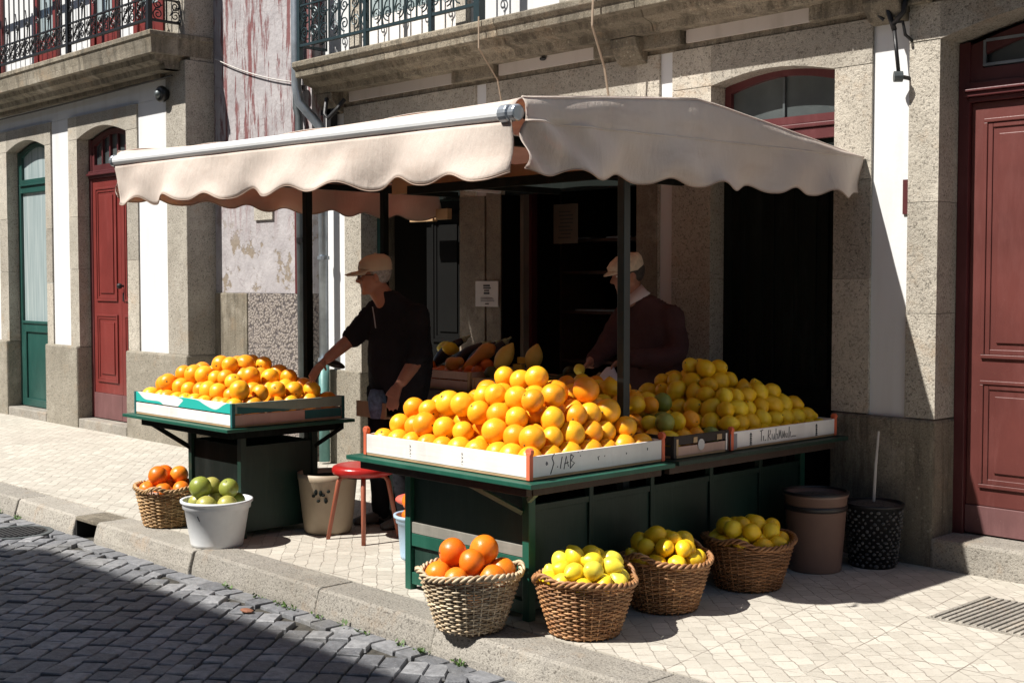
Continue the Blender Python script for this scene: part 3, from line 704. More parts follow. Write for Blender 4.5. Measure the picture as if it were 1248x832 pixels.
# ------------------------------------------------------------ railings
def spiral(c, r0, turns, a0, ax, az, sgn=1, n=22):
    pts = []
    for i in range(n):
        f = i / (n - 1); r = r0 * (1 - .82 * f); a = a0 + sgn * turns * 2 * math.pi * f
        pts.append((c[0] + ax[0] * r * math.cos(a), c[1] + ax[1] * r * math.cos(a), c[2] + az * r * math.sin(a)))
    return pts
def railing(root, p0, p1, z0, z1, zm, mat, step=.12, posts=True):
    p0 = Vector(p0); p1 = Vector(p1); Ln = (p1 - p0).length; d = (p1 - p0) / Ln; ax = (d.x, d.y)
    def P(s, z): return (p0.x + d.x * s, p0.y + d.y * s, z)
    r = MB(); r.beam(P(0, z0), P(Ln, z0), .03, .022); r.beam(P(0, z1), P(Ln, z1), .05, .03); r.beam(P(0, zm), P(Ln, zm), .024, .014)
    r.build_each('rail', mat, root)
    bars = MB(); k = max(1, int(Ln / step))
    for i in range(k + 1):
        s = Ln * i / k; bars.tube([P(s, z0), P(s, z1)], .0085, 6)
    bars.build('bars', mat, root)
    sc = MB(); hh = (zm - z0)
    for i in range(k):
        s = Ln * (i + .5) / k; rr = min(hh * .27, Ln / k * .44)
        sc.tube(spiral(P(s, z0 + hh * .3), rr, 1.6, -math.pi / 2, ax, 1, 1 if i % 2 else -1), .006, 5)
        sc.tube(spiral(P(s, z0 + hh * .74), rr * .85, 1.6, math.pi / 2, ax, 1, -1 if i % 2 else 1), .006, 5)
        sc.tube([P(s - rr, z0 + hh * .3), P(s - rr * .4, z0 + hh * .55), P(s + rr * .85, z0 + hh * .74)], .006, 5)
        if i % 2 == 0:
            sc.tube(spiral(P(s, zm + .14), rr * .8, 1.4, -math.pi / 2, ax, 1, 1), .006, 5)
            sc.tube([P(s, zm), P(s + .02, zm + .10), P(s - .03, zm + .3)], .006, 5)
    sc.build('scrollwork', mat, root)
rr = empty('balcony_railing', (-8, 6.13, BALZ), 'blue grey iron scroll railing above the awning on the right house', 'railing')
railing(rr, (-9.07, 6.13, 0), (-6.82, 6.13, 0), 3.53, 4.45, 3.86, 'iron_blue', .14)
railing(rr, (-9.07, 6.13, 0), (-9.07, 6.40, 0), 3.53, 4.45, 3.86, 'iron_blue', .13)
ps = MB()
for xx in (-9.07, -8.15, -7.35): ps.box(xx - .018, 6.112, BALZ, xx + .018, 6.148, 4.47)
ps.box(-6.85, 6.10, BALZ, -6.79, 6.16, 4.5); ps.build_each('post', 'iron_blue', rr)

# ============================================================ left building
YL = 6.04
LB = empty('corner_house', (-13, YL + .2, 0), 'white and granite house on the left with green window and red door', 'building')
wl = MB()
for a_, b_ in ((-17.5, -15.25), (-13.81, -13.36), (-11.80, -11.19)): wl.box(a_ - .02, YL + .02, .85, b_ + .02, YL + .28, 3.323)
wl.box(-17.5, YL + .02, 3.325, -11.17, YL + .28, 3.62)
wl.box(-17.5, YL + .02, 3.86, -10.82, YL + .28, 8.5)
wl.build_each('wall', 'white_plaster', LB)
pi = MB().box(-11.19, YL - .01, .87, -10.81, YL + .30, 3.63); pi.box(-11.19, YL - .01, 3.86, -10.81, YL + .30, 8.5); pi.box(-11.18, YL + .05, 3.632, -10.82, YL + .31, 3.858); pi.build_each('corner_pilaster', 'granite', LB, bevel=.008)
pl = MB()
for a_, b_ in ((-17.5, -15.03), (-13.96, -13.15), (-12.03, -10.80)): pl.box(a_, YL - .035, -.05, b_, YL + .30, .86 + U(0, .02))
pl.build_each('plinth', 'granite_mossy', LB, bevel=.02)
stone_surround(LB, -15.03, -13.96, -15.27, -13.81, 3.08, .10, 3.32, YL, .24, .87, name='window_surround')
stone_surround(LB, -13.15, -12.03, -13.36, -11.80, 3.08, .10, 3.32, YL, .24, .87)
cr = MB()
for a_, b_ in ((-17.4, -15.05), (-13.94, -13.17), (-12.01, -10.84)): cr.box(a_ + .02, YL + .06, 0, b_ - .02, YL + .285, 3.3)
cr.box(-15.2, YL + .24, 0, -12.0, YL + .29, 3.3)
cr.build_each('core', 'granite_dark', LB)
st = MB(); st.box(-15.02, YL - .03, -.05, -13.97, YL + .22, .10); st.box(-13.14, YL - .03, -.05, -12.04, YL + .22, .10); st.build_each('step', 'granite_kerb', LB, bevel=.012)
# green French window
y = YL + .13
w_ = MB(); w_.box(-15.03, y, .11, -14.95, y + .06, 3.08); w_.box(-14.04, y, .11, -13.96, y + .06, 3.08)
w_.box(-14.95, y + .0, 2.60, -14.04, y + .06, 2.68); w_.box(-14.95, y - .02, 2.68, -14.04, y + .06, 2.70)
w_.box(-14.95, y, .98, -14.04, y + .06, 1.08); w_.box(-14.95, y - .015, 1.08, -14.04, y + .06, 1.11)
w_.box(-14.95, y, .11, -14.04, y + .06, .20); w_.box(-14.93, y + .02, .20, -14.06, y + .05, .98); w_.box(-14.95, y, .20, -14.86, y + .018, .98); w_.box(-14.13, y, .20, -14.04, y + .018, .98)
gw = w_.build('window', 'green_frame', LB, bevel=.004)
MB().box(-14.95, y + .03, 1.11, -14.04, y + .036, 2.60).build('pane', 'glass_curtain', gw)
arched_glass(LB, -14.96, -14.03, 2.705, 3.05, .10, y, .05, 'green_frame', 'glass_curtain')
# red door, two uneven leaves
y = YL + .14
dD = MB(); dD.box(-13.15, y - .01, .105, -13.08, y + .06, 3.08); dD.box(-12.10, y - .01, .105, -12.03, y + .06, 3.08); dD.build('door_frame', 'maroon_frame', LB, bevel=.004)
for k, (a_, b_) in enumerate(((-13.08, -12.44), (-12.437, -12.10))):
    lf = MB(); panel_leaf(lf, a_, b_, .38, 2.66, y, [(a_ + .08, b_ - .08, 1.36, 2.56), (a_ + .08, b_ - .08, .50, 1.22)])
    d = lf.build('door', 'red_paint', LB, bevel=.003); d['label'] = 'bright red panelled door leaf'
    MB().box(a_, y - .012, .11, b_, y + .04, .378).build('kick_board', 'red_paint_low', d, bevel=.003)
    if k == 1:
        kn = MB().ball((-12.39, y - .05, 1.52), .03, 12, 8); kn.box(-12.40, y - .012, 1.36, -12.37, y - .001, 1.45); kn.tube([(-12.39, y - .04, 1.52), (-12.39, y, 1.52)], .012, 8); kn.build('handle', 'iron', d, smooth=False)
tr = MB()
for z0, z1, dy in ((2.662, 2.69, .03), (2.69, 2.715, .055), (2.715, 2.74, .035)): tr.box(-13.12, y - dy, z0 + .001, -12.06, y + .05, z1)
tr.build('transom_rail', 'maroon_frame', LB, bevel=.004)
arched_glass(LB, -13.09, -12.09, 2.745, 3.05, .10, y, .06, 'maroon_frame', 'glass_dark', bars=4)
# balcony slab, wrapped round the corner
bl = MB(); prof = slab_profile(5.66, 3.66, 3.86, YL + .28)
for a_, b_ in zip([-17.5, -15.6, -13.9, -12.2], [-15.6, -13.9, -12.2, -10.9]): bl.prismx(prof, a_ + .002, b_ - (.002 if b_ < -11 else 0))
# mitred return
k = len(prof); A_ = [(-10.9, yy, zz_) for yy, zz_ in prof]; X1 = []
for yy, zz_ in prof: X1.append((-10.9 + (.12 - (yy - 5.66)) if yy < YL + .2 else -10.9, yy, zz_))
B_ = [(x_, max(y_, 5.66), z_) for x_, y_, z_ in X1]
C_ = [(x_, YL + .27, z_) for x_, y_, z_ in B_]
bl.add(A_ + B_, [(i, (i + 1) % k, k + (i + 1) % k, k + i) for i in range(k)])
bl.add(B_ + C_, [(i, (i + 1) % k, k + (i + 1) % k, k + i) for i in range(k)] + [tuple(range(k, 2 * k))])
bl.build('balcony', 'granite_dark', LB)
MB().box(-17.5, YL - .06, 3.50, -11.2, YL + .019, 3.538).build('cornice', 'granite_dark', LB)
# first floor: white panels and red framed doors behind the railing
up = MB(); pp = MB(); gl = MB()
for x0 in (-15.6, -14.1, -12.7, -11.75):
    for dx in (0, .50):
        up.box(x0 + dx - .05, YL - .02, 3.865, x0 + dx + .05, YL + .018, 6.2)
    gl.box(x0 + .055, YL + .005, 4.25, x0 + .445, YL + .0185, 6.1); pp.box(x0 + .055, YL - .005, 3.95, x0 + .445, YL + .0185, 4.24)
up.build_each('balcony_door', 'red_paint', LB); gl.build_each('balcony_glass', 'glass_curtain', LB); pp.build_each('door_panel', 'red_paint', LB)
lr = empty('balcony_railing', (-13, 5.72, 3.86), 'black wrought iron railing with leafy scrolls above the red door', 'railing')
railing(lr, (-16.6, 5.72, 0), (-10.90, 5.72, 0), 3.97, 4.95, 4.17, 'iron', .13)
railing(lr, (-10.90, 5.72, 0), (-10.90, 6.25, 0), 3.97, 4.95, 4.17, 'iron', .17)
ps = MB()
for xx in (-10.9, -12.6, -14.4): ps.box(xx - .022, 5.698, 3.86, xx + .022, 5.742, 5.0)
ps.build_each('post', 'iron', lr)
# round black wall lamp
lamp = empty('wall_lamp', (-11.16, 6.0, 3.35), 'small round black lamp on the white wall under the left balcony', 'lamp')
q = MB().lathe([(.05, 0), (.055, .05), (.075, .06), (.08, .09), (.07, .115), (.045, .118)], n=20); q.v = [(-11.16 + a_, 6.06 - c_, 3.34 + b_) for a_, b_, c_ in q.v]; q.build('housing', 'black_plastic', lamp, smooth=True)
q = MB().ball((-11.16, 5.945, 3.34), .04, 12, 8); q.build('bulb', 'zinc_dark', lamp, smooth=True)

# ============================================================ mauve wall between
MV = empty('party_wall', (-10, 6.4, 0), 'peeling mauve and red wall between the two stone houses', 'wall')
MB().box(-10.83, 6.335, 1.46, -9.2, 6.8, 7.8).build('upper_wall', 'mauve_peeling', MV)
MB().box(-10.24, 6.33, -.05, -9.2, 6.8, 1.457).build('lower_wall', 'pebble_dash', MV)
MB().box(-10.83, 6.318, -.05, -10.243, 6.8, 1.458).build('stone_block', 'granite_dark', MV, bevel=.01)
MB().box(-9.46, 6.325, 1.46, -9.40, 6.334, 7.8).build('edge_strip', 'maroon_frame', MV)
pq = MB().box(-10.10, 6.315, 2.12, -9.80, 6.334, 2.25).build('wall_plaque', 'granite', loc=(-9.95, 6.33, 2.12)); tag(pq, 'small blank stone plaque on the mauve wall', 'plaque')
# downpipes
dp = empty('downpipe', (-9.33, 6.38, 0), 'thin grey drainpipe on the mauve wall beside the right house', 'drainpipe', 'drainpipes at the corner of the right house')
q = MB().tube([(-9.33, 6.27, 7.5), (-9.33, 6.27, 3.05), (-9.30, 6.27, 2.98), (-9.27, 6.27, .02)], .035, 12); q.build('pipe', 'zinc_dark', dp, smooth=True)
q = MB()
for z in (.6, 1.9, 3.2): q.tube([(-9.275, 6.27, z), (-9.275, 6.27, z + .04)], .045, 12)
q.build_each('clamp', 'iron', dp)
dp2 = empty('downpipe', (-9.13, 6.36, 0), 'pale bluish drainpipe bending in under the right balcony corner', 'drainpipe', 'drainpipes at the corner of the right house')
q = MB().tube([(-9.17, 6.16, 7.5), (-9.17, 6.16, 3.2), (-9.16, 6.18, 3.08), (-9.06, 6.32, 2.88), (-9.05, 6.34, 2.80), (-9.05, 6.34, .9)], .042, 12); q.build('pipe', 'zinc', dp2, smooth=True)
q = MB().tube([(-9.05, 6.34, .9), (-9.05, 6.34, .02)], .046, 12); q.build('lower_pipe', 'pipe_green', dp2, smooth=True)
q = MB()
for z in (.88, 1.75, 2.5): q.tube([(-9.05, 6.34, z), (-9.05, 6.34, z + .03)], .052, 12)
q.build_each('clamp', 'zinc', dp2)
# cables
def cable(pts, r, mat, label):
    p = [Vector(a_) for a_ in pts]; o = MB().tube(p, r, 5).build('cable', mat, loc=p[0]); return tag(o, label, 'cable', 'cables on the facades')
def sag(a_, b_, s, n=14):
    a_ = Vector(a_); b_ = Vector(b_); return [a_.lerp(b_, i / n) - Vector((0, 0, s * 4 * (i / n) * (1 - i / n))) for i in range(n + 1)]
cable(sag((-10.75, 6.31, 3.66), (-9.35, 6.31, 3.28), .04), .006, 'stick', 'pale cable sagging across the mauve wall')
cable([(-6.75, 6.06, 3.42), (-6.75, 6.06, 3.2), (-6.76, 6.25, 3.0), (-6.77, 6.36, 2.6)], .006, 'rust_wire', 'left pale cord hanging from balcony edge to awning')
cable([(-5.65, 6.06, 3.42), (-5.66, 6.06, 3.2), (-5.68, 6.2, 2.95), (-5.68, 6.30, 2.5)], .008, 'rust_wire', 'right pale cord hanging from balcony edge to awning')
cable(sag((-17, 6.0, 3.47), (-11.0, 6.0, 3.50), .02, 20), .010, 'iron', 'black cable running along under the left balcony')
# meter bits beneath balcony corner
mbx = empty('cable_bracket', (-8.95, 6.36, 3.1), 'black iron bracket and cables under the right balcony corner', 'bracket')
q = MB(); q.box(-9.02, 6.36, 2.72, -8.96, 6.43, 3.14); q.box(-9.10, 6.36, 2.98, -8.90, 6.41, 3.02); q.tube([(-8.93, 6.3, 3.1), (-8.9, 6.26, 2.96), (-8.84, 6.25, 2.92), (-8.78, 6.3, 3.0), (-8.76, 6.36, 3.08)], .018, 8); q.build('bracket_plate', 'iron', mbx)
# lamp bracket at right
lb = empty('lantern_bracket', (-3.62, 6.3, 3.1), 'black iron bracket arm with ball end on white strip by red door', 'bracket')
q = MB(); q.tube([(-3.684, 6.36, 2.93), (-3.656, 6.36, 2.70)], .011, 8); q.tube([(-3.747, 6.36, 3.12), (-3.71, 6.36, 3.0), (-3.684, 6.36, 2.93)], .015, 8)
q.tube([(-3.613, 6.36, 3.12), (-3.63, 6.36, 3.02), (-3.69, 6.36, 2.965)], .015, 8); q.tube([(-3.70, 6.36, 2.975), (-3.64, 6.37, 2.97), (-3.63, 6.38, 2.90), (-3.615, 6.43, 2.87)], .009, 8); q.tube([(-3.80, 6.38, 3.12), (-3.79, 6.37, 3.03), (-3.76, 6.38, 3.0)], .012, 8)
q.build('arm', 'iron', lb, smooth=True)
q = MB(); q.ball((-3.656, 6.36, 2.675), .026, 14, 9); q.tube([(-3.675, 6.345, 2.675), (-3.64, 6.375, 2.675)], .03, 12); q.build('ball_end', 'zinc_dark', lb, smooth=False)
q = MB(); q.tube([(-3.65, 6.37, 2.675), (-3.63, 6.44, 2.67)], .012, 8); q.build('wall_fixing', 'iron', lb)
# nail marks / small fixture
tag(MB().ball((-6.45, 6.40, 3.13), .022, 8, 6, 1.4, .8, .7).build('wall_fixture', 'iron', loc=(-6.45, 6.4, 3.13)), 'small black fixture on the pale band under the balcony', 'fixture')

# ============================================================ house across the street (behind the camera)
OB = empty('opposite_house', (-8, -3, 0), 'plain house on the other side of the street casting the road shadow', 'building')
q = MB(); q.box(-10.3, -9, -.2, 14, -3, 8.17); q.box(-45, -9, -.2, -10.302, -3, 7.95); q.build_each('wall', 'far_plaster', OB)
q = MB(); wd = MB()
for fl in range(3):
    for i in range(24):
        xx = -38 + i * 2.1; z0 = .3 + fl * 2.7 if fl == 0 else .6 + fl * 2.6
        hh_ = 2.2 if fl == 0 else 1.7
        q.box(xx - .1, -2.998, z0 - .1, xx + 1.1, -2.96, z0 + hh_ + .1); wd.box(xx, -2.958, z0, xx + 1, -2.955, z0 + hh_)
q.build_each('window_surround', 'granite', OB); wd.build_each('window_pane', 'glass_dark', OB)
q = MB(); q.box(-45, -3.0, -.4, 14, -1.9, -.001); tag(q.build('pavement', 'pavement_stone'), kind='structure')
# ============================================================ awning
AW = empty('awning', (-5.8, 5.0, 0), 'off white scalloped awning stretched on dark posts over the fruit stall', 'awning')
AX0, AX1, AY0, AY1 = -7.6, -3.92, 3.80, 6.42
prof_y = [3.80, 4.08, 4.35, 4.65, 4.95, 5.28, 5.63, 6.0, 6.42]
prof_z = [2.335, 2.362, 2.388, 2.415, 2.442, 2.405, 2.362, 2.315, 2.262]
def cloth_grid(nu, nv, fn):
    mb = MB(); vs = [fn(i / nu, j / nv) for j in range(nv + 1) for i in range(nu + 1)]
    fs = [(j * (nu + 1) + i, j * (nu + 1) + i + 1, (j + 1) * (nu + 1) + i + 1, (j + 1) * (nu + 1) + i) for j in range(nv) for i in range(nu)]
    return mb.add(vs, fs)
def lerp_prof(y):
    for i in range(len(prof_y) - 1):
        if y <= prof_y[i + 1]:
            f = (y - prof_y[i]) / (prof_y[i + 1] - prof_y[i]); return prof_z[i] * (1 - f) + prof_z[i + 1] * f
    return prof_z[-1]
def roof(u, v):
    x = AX0 + (AX1 - AX0) * u; y = AY0 + (AY1 - AY0) * v
    z = lerp_prof(y) - .035 * math.sin(math.pi * u) * math.sin(math.pi * v) + .008 * math.sin(u * 26 + v * 4)
    if u < .35: z += (.35 - u) * .14 * (1 - v * .6)
    return (x, y, z)
cloth_grid(60, 30, roof).build('canopy', 'awning_cloth', AW, smooth=True, solid=.004, fix=False)
# rounded fold over the roller
def fold(u, v):
    x = AX0 + (AX1 - AX0 - .03) * u; a = v * math.pi * .85; zt = 2.335 + (.35 - u) * .14 * (u < .35)
    return (x, 3.80 - .05 * math.sin(a), zt - .045 + .045 * math.cos(a))
cloth_grid(60, 8, fold).build('front_fold', 'awning_cloth', AW, smooth=True, solid=.003, fix=False)
def rz(x): return 2.27 + (-(x) - 3.92) / 3.68 * .05
def scal(s, period, amp): 
    q = (s / period) % 1.0; return amp * (.5 + .5 * math.cos(2 * math.pi * q)) ** 1.35
def front_val(u, v):
    x = AX0 + .0 + (AX1 - .035 - AX0) * u; L_ = (AX1 - AX0) * u
    drop = .255 - scal(L_ + .12, .43, .045) - .006 * math.sin(L_ * 9)
    if u > .96: drop += .0
    z = rz(x) - .03 - drop * v
    y = 3.735 + v * (.034 * math.sin(L_ * 5.2 + .6 - v * .8) + .018 * math.sin(L_ * 11.3 + v * 2.4) + .03 * noise.noise(Vector((L_ * 3, v * 1.6, 0)))) - .02 * v
    if u > .90: f = (u - .90) / .1; y += f * f * .05 * v; x -= .02 * f * v * v
    if u < .05: f = (.05 - u) / .05; y += .03 * f * v; x += .02 * f * math.sin(v * 3)
    return (x, y, z)
cloth_grid(200, 12, front_val).build('front_valance', 'awning_cloth', AW, smooth=True, solid=.003, fix=False)
def side_val(xs, sgn):
    def f(u, v):
        y = 3.765 + (AY1 - 3.765) * u; L_ = 2.655 * u
        zt = lerp_prof(max(y, 3.8)) + (.05 if sgn < 0 else 0) * (1 - u)
        zb = 2.235 + .025 * u + (.06 if sgn < 0 else 0) * (1 - u)
        if v < .4:
            f_ = v / .4; z = zt * (1 - f_) + zb * f_; x = xs + sgn * (.012 * math.sin(f_ * math.pi) + .02 * f_)
            x += sgn * .01 * noise.noise(Vector((L_ * 4, f_ * 2, 3)))
        else:
            f_ = (v - .4) / .6; drop = .235 - scal(L_ + .05, .335, .036) - .02 * max(0, .5 - u)
            z = zb - drop * f_
            x = xs + sgn * (.02 + f_ * (.010 + .040 * math.sin(L_ * 6.3 + 1.2 - f_ * .9) + .020 * math.sin(L_ * 13 + f_ * 2.5) + .03 * noise.noise(Vector((L_ * 3.1, f_ * 1.4, 9)))) + .035 * math.exp(-L_ * 3) * math.sin(L_ * 22 - f_ * 6))
            if u < .06: x -= sgn * .06 * f_ * (.06 - u) / .06
        return (x, y, z)
    return f
def edge_cord(fn, vv, n, name, mat='awning_hem', r=.0035):
    MB().tube([Vector(fn(i / n, vv)) for i in range(n + 1)], r, 5).build(name, mat, AW, smooth=True)
edge_cord(front_val, 1.0, 200, 'hem'); edge_cord(front_val, .965, 200, 'hem', r=.0022); edge_cord(side_val(AX1, 1), 1.0, 150, 'hem'); edge_cord(side_val(AX0, -1), 1.0, 150, 'hem')
edge_cord(side_val(AX1, 1), .4, 100, 'seam', 'awning_cloth', .006); edge_cord(side_val(AX1, 1), 0.0, 60, 'seam', 'awning_cloth', .006)
cloth_grid(150, 20, side_val(AX1, 1)).build('side_valance', 'awning_cloth', AW, smooth=True, solid=.003, fix=False)
cloth_grid(150, 20, side_val(AX0, -1)).build('side_valance', 'awning_cloth', AW, smooth=True, solid=.003, fix=False)
q = MB().tube([(AX0 + .01, 3.745, rz(AX0)), (-3.985, 3.745, rz(-3.98))], .031, 16); q.build('roller', 'white_roller', AW, smooth=False, bevel=.004)
q = MB(); q.tube([(-4.02, 3.745, 2.27), (-3.965, 3.745, 2.27)], .040, 16); q.tube([(-3.955, 3.745, 2.27), (-3.915, 3.742, 2.268)], .036, 16); q.tube([(-7.625, 3.745, rz(-7.6)), (-7.59, 3.745, rz(-7.6))], .037, 14); q.tube([(-3.975, 3.745, 2.272), (-3.935, 3.745, 2.272)], .015, 10); q.build_each('end_cap', 'gray_cap', AW, bevel=.008)
q = MB(); q.tube([(-3.93, 3.79, 2.26), (-3.93, 6.40, 2.25)], .016, 10); q.build('side_bar', 'iron', AW)
q = MB(); q.tube([(-7.58, 3.79, 2.33), (-7.58, 6.40, 2.25)], .016, 10); q.build('side_bar', 'iron', AW)
# frame: posts and beams
def post(x, y, z0, z1, w_, mat='green_black'):
    return MB().box(x - w_ / 2, y - w_ / 2, z0, x + w_ / 2, y + w_ / 2, z1).build('post', mat, AW, bevel=.004)
post(-7.22, 4.93, 0, 2.25, .05); post(-7.05, 5.45, 0, 2.28, .045); post(-4.262, 4.80, 0, 2.22, .047, 'frame_gray')
q = MB(); q.box(-6.0, 4.81, 2.08, -4.05, 4.85, 2.13); q.box(-4.1, 3.85, 2.15, -4.06, 6.4, 2.19); q.box(-7.4, 3.9, 2.2, -7.36, 6.4, 2.24)
for xx in (-6.3, -5.2): q.box(xx - .02, 3.84, 2.17, xx + .02, 6.41, 2.21)
q.build('frame', 'green_black', AW)
MB().box(-6.2, 4.853, 2.09, -4.4, 4.875, 2.20).build('fascia_board', 'raw_wood', AW)
q = MB(); q.beam((-6.9, 6.40, 2.22), (-6.95, 3.80, 2.28), .03, .03); q.beam((-4.6, 6.40, 2.22), (-4.4, 3.82, 2.24), .03, .03); q.build_each('folding_arm', 'white_roller', AW)
MB().box(-4.985, 6.39, 2.235, -4.105, 6.60, 2.262).build('sun_blocker_bar', 'green_black', AW)  # added bar that stops sun passing behind the canopy onto the door
q = MB(); q.box(-7.9, 6.36, 2.03, -7.62, 6.41, 2.14); q.box(-7.60, 6.365, 2.04, -7.45, 6.41, 2.12); tag(q.build('card_sheet', 'cardboard', loc=(-7.7, 6.4, 2.03)), 'pale cardboard sheet fixed above the dark side door', 'cardboard')

# ============================================================ stall tables
TZ = .685
T1 = empty('market_table', (-4.5, 5.0, 0), 'long dark green stall table carrying the big orange and lemon crates', 'table', 'green stall tables')
q = MB(); q.box(-5.24, 3.80, TZ - .022, -3.90, 4.772, TZ); q.build('table_top', 'green_stall', T1, bevel=.003)
q = MB(); q.box(-4.98, 4.826, TZ - .022, -3.92, 6.33, TZ); q.build('table_top', 'green_dark', T1, bevel=.003)
q = MB(); q.box(-5.2, 3.86, TZ - .07, -3.99, 3.895, TZ - .024); q.box(-4.02, 3.896, TZ - .07, -3.985, 4.77, TZ - .024); q.box(-4.02, 4.83, TZ - .07, -3.985, 6.3, TZ - .024); q.build('apron', 'brown_board', T1, bevel=.003)
for (x, y) in ((-4.17, 4.05), (-5.03, 4.05), (-4.17, 6.22), (-4.95, 6.22), (-5.03, 4.74)):
    MB().box(x - .022, y - .022, 0, x + .022, y + .022, TZ - .024).build('leg', 'green_stall', T1, bevel=.003)
q = MB()
for y in (4.45, 4.90, 5.38, 5.82): q.box(-4.185, y - .014, .08, -4.151, y + .014, TZ - .07)
q.box(-4.184, 4.075, .505, -4.155, 6.195, .535); q.box(-4.184, 4.075, .05, -4.155, 6.195, .09)
q.build('side_rail', 'green_dark', T1, bevel=.002)
q = MB()
q.box(-4.178, 4.075, .09, -4.165, 6.195, .503); q.build('side_panel', 'green_dark', T1)
q = MB(); q.box(-5.005, 4.052, .10, -4.195, 4.066, .60); q.build('front_panel', 'green_dark', T1)  # darker green paints in the shade below the table top
MB().box(-5.005, 4.036, .29, -4.195, 4.0515, .345).build('front_rail', 'gray_board', T1, bevel=.002)
MB().box(-5.005, 4.034, .225, -4.195, 4.0512, .288).build('front_rail', 'green_stall', T1, bevel=.002)
MB().box(-5.005, 4.034, .03, -4.195, 4.0512, .09).build('front_rail', 'green_stall', T1, bevel=.002)
q = MB(); q.beam((-4.19, 4.03, .50), (-4.45, 3.90, .63), .03, .02); q.beam((-4.15, 4.03, .56), (-4.03, 4.0, .64), .02, .02); q.build('brace', 'sage_paint', T1)
q = MB(); q.box(-5.0, 6.1, .1, -4.2, 6.13, .6); q.box(-5.03, 4.08, .1, -5.02, 6.2, .55); q.build('back_panel', 'green_black', T1)

T2 = empty('market_table', (-7.2, 4.4, 0), 'small dark green table under the teal and white orange crate', 'table', 'green stall tables')
MB().box(-7.93, 3.93, TZ - .02, -6.60, 4.86, TZ).build('table_top', 'green_stall', T2, bevel=.003)
q = MB(); q.box(-7.8, 4.0, TZ - .07, -6.68, 4.03, TZ - .022); q.box(-7.8, 4.80, TZ - .07, -6.68, 4.83, TZ - .022); q.box(-6.71, 4.031, TZ - .07, -6.68, 4.799, TZ - .022); q.build('apron', 'green_black', T2, bevel=.002)
CX0, CX1, CY0, CY1 = -7.31, -6.72, 4.10, 4.62
for x in (CX0, CX1):
    for y in (CY0, CY1): MB().box(x - .02, y - .02, 0, x + .02, y + .02, TZ - .022).build('leg', 'green_dark', T2, bevel=.002)
q = MB(); q.box(CX1 - .005, CY0 + .02, .04, CX1 + .008, CY1 - .02, .56); q.box(CX0 - .008, CY0 + .02, .04, CX0 + .005, CY1 - .02, .56); q.box(CX0 + .02, CY1 - .005, .04, CX1 - .02, CY1 + .008, .56); q.build('side_panel', 'green_dark', T2)
q = MB(); q.box(CX0 + .02, CY0 + .0, .28, CX1 - .02, CY0 + .012, .56); q.build('front_panel', 'green_black', T2)  # near-black green paints in the shade above the brighter lower rail
q = MB(); q.box(CX0 + .02, CY0 - .012, .03, CX1 - .02, CY0 + .012, .245); q.box(CX0 + .02, CY0 - .014, .25, CX1 - .02, CY0 + .012, .275); q.build('front_rail', 'green_stall', T2, bevel=.002)
q = MB(); q.beam((CX0, CY0 - .01, .50), (-7.68, 4.02, .625), .022, .022); q.beam((CX1 + .01, CY1, .52), (-6.66, 4.80, .63), .022, .022); q.build_each('brace', 'green_black', T2)

# ============================================================ crates
def crate(label, x0, x1, y0, y1, z, h, side_mat, post_mat, slats=1, dog=.03, mats=None, base_mat='raw_wood', th_=.012, gap=.006, mats_y=None):
    c = empty('fruit_crate', ((x0 + x1) / 2, (y0 + y1) / 2, z), label, 'crate', 'fruit crates on the stall')
    MB().box(x0 + .002, y0 + .002, z + .002, x1 - .002, y1 - .002, z + .012).build('base', base_mat, c)
    hs = (h - gap * (slats - 1)) / slats
    for k in range(slats):
        a_ = z + .013 + k * (hs + gap); b_ = a_ + hs - .002
        mm = (mats[k] if mats else side_mat); my = (mats_y[k] if mats_y else mm)
        MB().box(x0 + .02, y0, a_, x1 - .02, y0 + th_, b_).build('slat', mm, c, bevel=.002)
        MB().box(x0 + .02, y1 - th_, a_, x1 - .02, y1, b_).build('slat', mm, c, bevel=.002)
        MB().box(x0, y0 + .02, a_, x0 + th_, y1 - .02, b_).build('slat', my, c, bevel=.002)
        MB().box(x1 - th_, y0 + .02, a_, x1, y1 - .02, b_).build('slat', my, c, bevel=.002)
    for x in (x0, x1):
        for y in (y0, y1):
            sx = .012 if x == x0 else -.012; sy = .012 if y == y0 else -.012
            p = MB(); xa, xb = sorted((x - sx * .25, x + sx * 1.7)); ya, yb = sorted((y - sy * .25, y + sy * 1.7))
            p.box(xa, ya, z + .001, xb, yb, z + h + .012 + dog * .6); 
            if dog: p.tube([((xa + xb) / 2, ya + .001, z + h + .012 + dog * .6), ((xa + xb) / 2, yb - .001, z + h + .012 + dog * .6)], (xb - xa) / 2 + dog * .25, 12)
            p.build('corner_post', post_mat, c, bevel=.003)
    return c
C1 = crate('big white crate with orange corner posts heaped with oranges', -5.16, -3.965, 3.855, 4.765, TZ + .003, .095, 'white_crate', 'orange_post')
C2 = crate('black cardboard style crate of mixed citrus between the two white crates', -4.93, -3.975, 4.85, 5.285, TZ + .003, .10, 'black_crate', 'black_crate', slats=2, dog=0, mats_y=['pink_wood', 'black_crate'])
C3 = crate('white crate with handwriting full of lemons nearest the wall', -4.93, -3.975, 5.31, 6.29, TZ + .003, .085, 'white_crate', 'orange_post', dog=.02)
C4 = crate('teal and white crate of oranges on the small table', -7.86, -6.635, 3.985, 4.80, TZ + .003, .135, None, 'teal_dark', slats=2, dog=0, mats=['white_crate', 'teal_pattern'], mats_y=['pink_wood', 'sage_paint'])
for o in list(C4.children):
    pass
MB().box(-6.634, 4.50, TZ + .022, -6.6325, 4.775, TZ + .075).build('painted_patch', 'teal_dark', C4)
